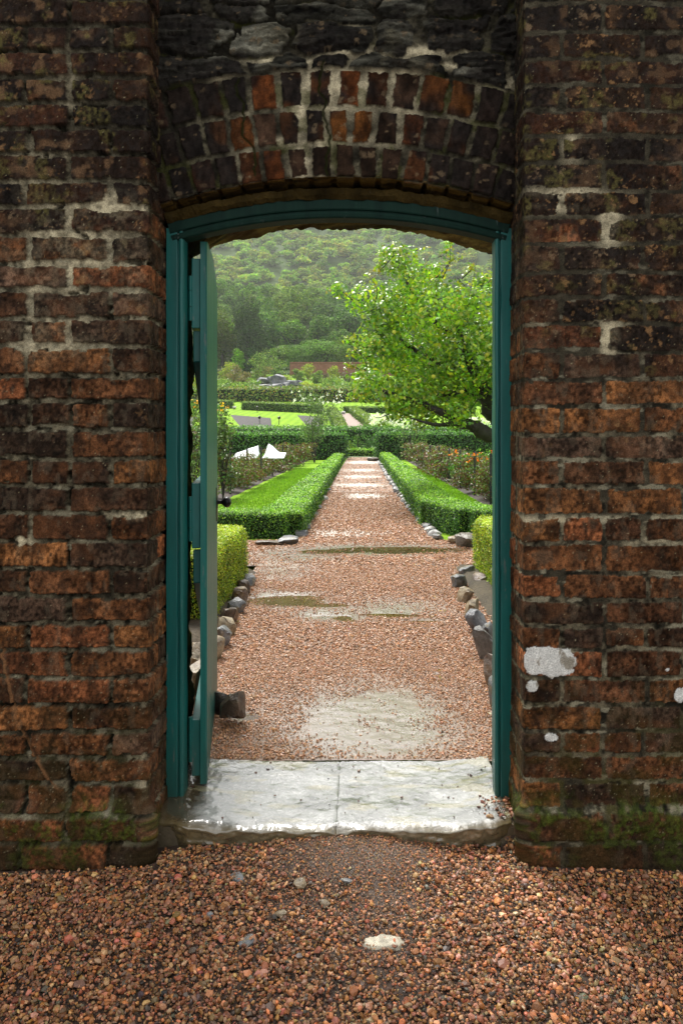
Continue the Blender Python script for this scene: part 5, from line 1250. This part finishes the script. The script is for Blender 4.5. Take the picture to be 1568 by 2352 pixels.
# ================================================================ APPLE TREE
def apple():
    Y0 = 13.0; root = empty('apple_tree', (2.62, 13.3, 0)); tag(root, 'big old apple tree with bright yellow green leaves and a leaning trunk', 'tree'); base = np.array([2.62, 13.3, 0])
    bl = []; r = np.random.default_rng(3)
    raw = [(912,600,48),(955,650,62),(835,692,48),(780,668,22),(900,720,74),(1000,720,86),(1085,700,66),(1112,645,26),(872,800,74),(960,820,96),(1060,820,96),(1140,780,90),(850,880,58),(938,905,74),(1040,890,80),(1130,870,74),(905,945,32),(985,950,44),(1055,948,50),(1022,582,15),(1000,625,24),(1030,560,9),(812,905,14),(808,785,12),
           (1230,740,100),(1240,870,100),(1320,820,90),(1380,760,70),(1180,660,60),(1270,640,60),(1360,900,60)]
    for px, py, rad in raw:
        for q in range(1 if rad < 50 else 2):
            Y = Y0+r.uniform(-1.1, 1.1)*min(1, rad/70); p = at(px, py, Y)-base; R = rad/F*Y*(1 if q == 0 else .8)
            bl.append((p[0], p[1], p[2], R, R*1.1, R*.92))
    n = 27000
    v, f, c = foliage_blobs(bl, n, .074, [[.18,.33,.012],[.25,.41,.018],[.32,.46,.02],[.11,.24,.012],[.38,.40,.03],[.18,.36,.04],[.08,.18,.012]], aspect=.58, full=True, fold=.22, curl=.22, shell=.35, up=.35, seed=4, spread=.8)
    P1_ = (v, f, c)
    # loose sprays at the outline
    spr = [((940,640),(905,560)),((1015,640),(1032,548)),((1000,640),(1052,588)),((860,700),(845,632)),((810,690),(752,668)),((1100,660),(1131,628)),((1120,650),(1150,600)),((840,800),(792,775)),((850,900),(800,918)),((930,930),(868,978)),((980,950),(960,985)),((880,620),(872,600)),((900,580),(880,575)),((950,600),(975,570)),((1060,640),(1085,610)),((840,850),(795,840)),((850,820),(800,812))]
    tw = []; LP = []; LN = []
    for (a, b) in spr:
        Y = Y0+r.uniform(-.8, .5); p0 = at(*a, Y)-base; p1 = at(*b, Y+r.uniform(-.3, .3))-base; mid_ = (p0+p1)/2+r.normal(0, .05, 3); path = smooth_path([p0, mid_, p1], 6)
        tv, tf = tube(path, np.linspace(.012, .003, len(path)), 5); tw.append((tv, tf, (0, 0, 0)))
        for t in np.linspace(.15, 1, 12):
            q = path[int(t*(len(path)-1))]
            for _ in range(3): LP.append(q+r.normal(0, .035, 3)); LN.append(r.normal(0, .6, 3)+np.array([0, -.2, .6]))
    m_ = len(LP); P2_ = leaf_cards(np.array(LP), np.array(LN), r.uniform(.05, .08, m_), pal(m_, [[.24,.36,.02],[.32,.36,.03],[.18,.30,.02],[.4,.3,.04]], .15), .55, .22, .25, True)
    v, f, c = join([P1_, P2_]); link('foliage', mesh_np('foliage', v, f, M_APPLE, c, True), root)
    # trunk and limbs
    def pt(px, py, Y): return at(px, py, Y)-base
    limbs = [([(0, 0, -.15), (-.02, .0, .55), pt(1158, 985, 13.3), pt(1128, 945, 13.2), pt(1110, 900, 13.1), pt(1085, 850, 13), pt(1060, 790, 13), pt(1040, 700, 13)], [.24, .19, .17, .15, .12, .09, .06, .02]),
             ([(-.02, 0, .75), pt(1160, 1005, 13.2), pt(1118, 998, 13.0), pt(1085, 978, 12.8), pt(1060, 972, 12.7), pt(1020, 950, 12.6), pt(960, 925, 12.5), pt(880, 900, 12.6), pt(830, 905, 12.7)], [.17, .14, .12, .10, .085, .06, .045, .03, .008]),
             ([pt(1085, 850, 13), pt(1000, 830, 13.2), pt(920, 780, 13.4), pt(860, 700, 13.3)], [.07, .055, .035, .01]),
             ([pt(1110, 900, 13.1), pt(1020, 905, 13.2), pt(930, 920, 13.4), pt(850, 870, 13.2)], [.07, .05, .035, .01]),
             ([pt(1060, 790, 13), pt(980, 720, 12.8), pt(930, 640, 12.9), pt(900, 580, 13)], [.055, .04, .025, .008]),
             ([pt(1150, 960, 13.3), pt(1200, 880, 13.4), pt(1250, 780, 13.3), pt(1300, 700, 13.2)], [.13, .10, .06, .02]),
             ([pt(1200, 880, 13.4), pt(1290, 860, 13.0), pt(1370, 830, 12.8)], [.07, .05, .015]),
             ([pt(1060, 972, 12.7), pt(1000, 975, 12.3), pt(940, 960, 12.2)], [.05, .03, .008])]
    P = []
    for k, (p_, rd) in enumerate(limbs):
        path = smooth_path(p_, 7); rad = np.interp(np.linspace(0, 1, len(path)), np.linspace(0, 1, len(rd)), rd)
        tv, tf = tube(path, rad, 10, .35, k); P.append((tv, tf, (0, 0, 0)))
    for _ in range(150):    # inner twigs
        b = bl[r.integers(len(bl))]; c0 = np.array(b[:3])+r.normal(0, .2, 3)*b[3]; e = c0+r.normal(0, 1, 3)*b[3]*.7
        path = smooth_path([c0, (c0+e)/2+r.normal(0, .06, 3), e], 4); tv, tf = tube(path, np.linspace(.009, .003, len(path)), 5); P.append((tv, tf, (0, 0, 0)))
    v, f, c = join(P+tw); link('trunk', mesh_np('trunk', v, f, M_BARK, None, True), root)
    # apples
    spots_ = [(1002,764,12.2),(1135-0,1440/1.742,12.1),(905,768,12.3),(1118,820,12.2),(962,880,12.1),(995,870,12.2),(1060,905,12.2),(870,790,12.4),(1020,660,12.4)]
    for (px, py, Y) in spots_:
        p = pt(px, py, Y); me = rock('apple', (.07, .07, .066), 5, ([.45, .5, .05], [.5, .52, .06], [.5, .4, .06]), M_APPLEF, 2); o = link('apple', me, root, tuple(p))
M_APPLE = mat_leaf('apple_leaf', .28, .35, .6)
M_APPLEF = mat_attr('apple_skin', rough=.3, bstr=.05, vary=.1)
apple()

# ================================================================ WOODS
M_TREE = mat_leaf('woodland_leaf', .6, .3, .2, rnd=1.0)
def crown(seed, n, size, R=4., H=7., palette=None, weep=False, low=.25):
    r = np.random.default_rng(seed); bl = []
    if not weep:
        for i in range(13):
            t = r.uniform(0, 6.28); q = r.uniform(0, .62)*R; z = H*(low+(.86-low)*r.uniform(0, 1)**.7); k = 1-.35*max(0, (z/H-.5)*2)
            bl.append((math.cos(t)*q*k, math.sin(t)*q*k, z, R*r.uniform(.28, .5)*k, R*r.uniform(.28, .5)*k, H*r.uniform(.12, .2)))
    else:
        for i in range(16):
            z = H*(.10+.82*i/15); k = math.sin(math.pi*(.16+.68*(z/H)))*.55+.15; bl.append((r.uniform(-.3, .3)*R*k, r.uniform(-.3, .3)*R*k, z, R*k*.8, R*k*.8, H*.11))
    return foliage_blobs(bl, n, size, palette or [[.085,.17,.028],[.12,.21,.035],[.16,.25,.045],[.05,.11,.02]], aspect=.62, shell=.78, up=.35, seed=seed, clump=True, spread=.42)
def tree_proto(name, seed, n, size, R, H, palette=None, weep=False, low=.25):
    root = empty(name); v, f, c = crown(seed, n, size, R, H, palette, weep, low)
    link('crown', mesh_np('crown', v, f, M_TREE, c), root)
    pth_ = smooth_path([(0, 0, -1), (.1, 0, H*.35), (-.1, .1, H*.75)], 4); S = [(*tube(pth_, np.linspace(.3, .07, len(pth_)), 7, .2, seed), (0, 0, 0))]
    r = np.random.default_rng(seed)
    for i in range(5):
        t = r.uniform(0, 6.28); S.append((*tube([(0, 0, H*.3), (math.cos(t)*R*.3, math.sin(t)*R*.3, H*.55), (math.cos(t)*R*.55, math.sin(t)*R*.55, H*.72)], [.13, .08, .03], 5), (0, 0, 0)))
    v, f, c = join(S); link('trunk', mesh_np('trunk', v, f, M_BARK), root); return root
protos = [tree_proto('broadleaf_tree', 950+i, 3800, .42, 4.3, 8.2) for i in range(6)]
pts = []; tries = 0
while len(pts) < 215 and tries < 30000:
    tries += 1; Y = 143+rng.uniform(0, 1)**.9*122; X = rng.uniform(-.31, .30)*Y
    if min([9e9]+[(X-a)**2+(Y-b)**2 for a, b in pts]) < (5.2+.010*(Y-140))**2: continue
    pts.append((X, Y))
used = set(); pts.sort(key=lambda p: p[1])
for j, (X, Y) in enumerate(pts):
    pr = protos[int(rng.integers(6))]
    if pr.name in used: o = copy_tree(pr)
    else: o = pr; used.add(pr.name)
    k = rng.uniform(.75, 1.3)*(.70 if Y < 152 else 1.0); k *= 1.12; o.location = (X, Y, float(zg(X, Y))-.3); o.rotation_euler = (0, 0, rng.uniform(0, 6.28)); o.scale = (k, k, k*rng.uniform(.9, 1.15))
    tag(o, 'green broadleaf tree in the dense wood on the lower slope', 'tree', 'broadleaf trees on the lower slope')
# weeping dark conifer and neighbours on the left
t = tree_proto('weeping_tree', 980, 9000, .34, 5.2, 13.5, [[.02,.05,.018],[.035,.07,.022],[.045,.085,.022]], True); q = up(572, 138); t.location = tuple(q); tag(t, 'tall dark weeping tree at the left of the far wall', 'tree')
t = tree_proto('tall_tree', 981, 8000, .34, 5.4, 12.5, [[.09,.13,.03],[.12,.15,.04],[.07,.11,.025]], False, .15); q = up(510, 140); t.location = tuple(q); tag(t, 'brownish green tall tree left of the dark weeping tree', 'tree')
t = tree_proto('tall_tree', 982, 6000, .34, 5., 10, [[.06,.11,.025],[.09,.14,.03]], False, .15); q = up(452, 139); t.location = tuple(q); tag(t, 'dark leafy tree seen left of the open door', 'tree')
t = tree_proto('ivy_shrub', 983, 1800, .30, 1.7, 4.8, [[.18,.38,.02],[.22,.42,.03],[.12,.28,.02]], True, .1); q = up(547, 133); t.location = tuple(q); tag(t, 'bright green ivy covered stump before the dark weeping tree', 'tree')
t = tree_proto('ivy_shrub', 984, 1500, .28, 1.7, 5.2, [[.03,.08,.02],[.05,.10,.02]], True, .1); q = up(578, 132); t.location = tuple(q); tag(t, 'dark ivy column before the weeping tree trunk', 'tree')
ps = [tree_proto('pale_bush_tree', 990+i, 3600, .33, 5.0, 6.6, [[.14,.24,.05],[.18,.29,.06],[.11,.19,.04]], False, .1) for i in range(2)]
for j, (px, Y, k) in enumerate([(640, 142, .85), (690, 143, .95), (745, 142, 1.05), (790, 143, .95), (835, 142, 1.0), (890, 144, 1.0), (950, 142, .9), (1010, 143, 1.0), (1075, 142, .95), (1140, 143, 1.0)]):
    o = ps[j] if j < 2 else copy_tree(ps[j % 2]); q = up(px, Y); o.location = tuple(q); o.rotation_euler = (0, 0, rng.uniform(0, 6)); o.scale = (k, k, k)
    tag(o, '%s pale willow like tree from the left behind the far brick wall' % ordn[j], 'tree', 'pale trees behind the far brick wall')
# far hill wood: reads as one mass
def far_wood():
    pro = [crown(1000+i, 230, 1.15, 4.4, 6.4, [[.12,.21,.04],[.17,.26,.045],[.21,.29,.06],[.24,.24,.07],[.13,.20,.06]], False, .3) for i in range(5)]
    vs = []; fs = []; cs = []; n0 = 0; N_ = 3400
    Y = 268+rng.uniform(0, 1, N_)**.85*440; X = rng.uniform(-.33, .32, N_)*Y; Z = zg(X, Y)
    for i in range(N_):
        v, f, c = pro[i % 5]; k = rng.uniform(.85, 1.7)*(.85 if Y[i] > 330 else 1); a = rng.uniform(0, 6.28); ca, sa = math.cos(a)*k, math.sin(a)*k
        w = np.empty_like(v); w[:, 0] = v[:, 0]*ca-v[:, 1]*sa+X[i]; w[:, 1] = v[:, 0]*sa+v[:, 1]*ca+Y[i]; w[:, 2] = v[:, 2]*k*.75+Z[i]-1.2
        tint = np.array([[1.1, 1.15, .9], [1.5, 1.45, .9], [.75, .95, .8], [1.45, 1.2, .95], [1.25, 1.5, .8]])[rng.integers(5)]*rng.uniform(.7, 1.4)
        vs.append(w); fs.append(f+n0); cs.append(c*tint); n0 += len(v)
    return np.concatenate(vs), np.concatenate(fs), np.concatenate(cs)
M_FAR = mat_leaf('far_leaf', .7, .25, .15)
v, f, c = far_wood(); o = link('hill_wood', mesh_np('hill_wood', v, f, M_FAR, c)); tag(o, 'misty woodland covering the far hill', kind='stuff')

n = 230; X = rng.uniform(-.6, .46, n); Y = rng.uniform(2.36, 2.77, n); kk = rng.uniform(0, 1, n) < .25+.75*np.maximum(sst(2.6, 2.77, Y), np.maximum(sst(.3, .46, X), 1-sst(-.6, -.45, X))); X = X[kk]; Y = Y[kk]
v, f, c = scatter_stones(np.stack([X, Y, np.full(len(X), .0005)], 1), np.clip(rng.lognormal(math.log(.0055), .45, len(X)), .002, .013), pal(len(X), GPAL, .2)*.4, 'ico')
o = link('step_grit', mesh_np('step_grit', v, f, M_STONE, c)); tag(o, 'dark grit scattered over the wet doorstep', kind='stuff')

# ================================================================ AIR, LIGHT, CAMERA
m = bpy.data.materials.new('damp_air'); m.use_nodes = True; nt = m.node_tree; nt.nodes.clear()
out = nt.nodes.new('ShaderNodeOutputMaterial'); pv = nt.nodes.new('ShaderNodeVolumePrincipled'); pv.inputs['Color'].default_value = (.97, 1, .95, 1); pv.inputs['Density'].default_value = .00030
pv.inputs['Anisotropy'].default_value = .2
nt.links.new(pv.outputs[0], out.inputs['Volume'])
v, f = boxes([(-440, 440, -6, 920, -2, 290)]); o = link('haze', mesh_np('haze', v, f, m)); tag(o, 'thin rain haze filling the valley', kind='stuff')

SUN_EL = math.radians(58); SUN_AZ = math.radians(-25)     # high, from beyond the wall
w = bpy.data.worlds.new("World"); scene.world = w; w.use_nodes = True; nt = w.node_tree; bg = nt.nodes['Background']
sky = nt.nodes.new('ShaderNodeTexSky'); sky.sky_type = 'NISHITA'; sky.sun_disc = False; sky.sun_elevation = SUN_EL; sky.sun_rotation = SUN_AZ
sky.air_density = 1.0; sky.dust_density = 4.0; sky.ozone_density = 1.0
# overcast: the blue is mostly washed out by cloud
tc = nt.nodes.new('ShaderNodeTexCoord'); cn = nt.nodes.new('ShaderNodeTexNoise'); cn.inputs['Scale'].default_value = 2.2; cn.inputs['Detail'].default_value = 5
nt.links.new(tc.outputs['Generated'], cn.inputs['Vector'])
cr = nt.nodes.new('ShaderNodeValToRGB'); cr.color_ramp.elements[0].position = .3; cr.color_ramp.elements[0].color = (5.8, 5.9, 5.8, 1); cr.color_ramp.elements[1].position = .7; cr.color_ramp.elements[1].color = (11.2, 11.1, 10.8, 1)
nt.links.new(cn.outputs['Fac'], cr.inputs['Fac'])
mx = nt.nodes.new('ShaderNodeMix'); mx.data_type = 'RGBA'; mx.inputs['Factor'].default_value = .82
nt.links.new(sky.outputs['Color'], mx.inputs[6]); nt.links.new(cr.outputs['Color'], mx.inputs[7]); nt.links.new(mx.outputs[2], bg.inputs['Color'])
bg.inputs['Strength'].default_value = .085
L = bpy.data.lights.new('sun', 'SUN'); L.energy = 3.2; L.angle = math.radians(22); L.color = (1, .97, .92)
so = bpy.data.objects.new('sun', L); COL.objects.link(so)
dv = Vector((math.sin(SUN_AZ)*math.cos(SUN_EL), math.cos(SUN_AZ)*math.cos(SUN_EL), math.sin(SUN_EL)))
so.rotation_euler = dv.to_track_quat('Z', 'Y').to_euler(); so.location = (0, 20, 40)
cam = bpy.data.cameras.new('camera'); co = bpy.data.objects.new('camera', cam); COL.objects.link(co); scene.camera = co
co.location = (0, 0, CAMZ); co.rotation_euler = (math.radians(90), 0, 0)
cam.sensor_width = 36; cam.lens = 36*F/2352; cam.shift_x = -(CX-784)/2352; cam.shift_y = -(1176-HY)/2352; cam.clip_start = .05; cam.clip_end = 2000
scene.view_settings.view_transform = 'Standard'; scene.view_settings.look = 'None'; scene.view_settings.exposure = 1.1; scene.view_settings.gamma = 1
scene.cycles.volume_bounces = 0; scene.cycles.max_bounces = 8; scene.cycles.transparent_max_bounces = 4
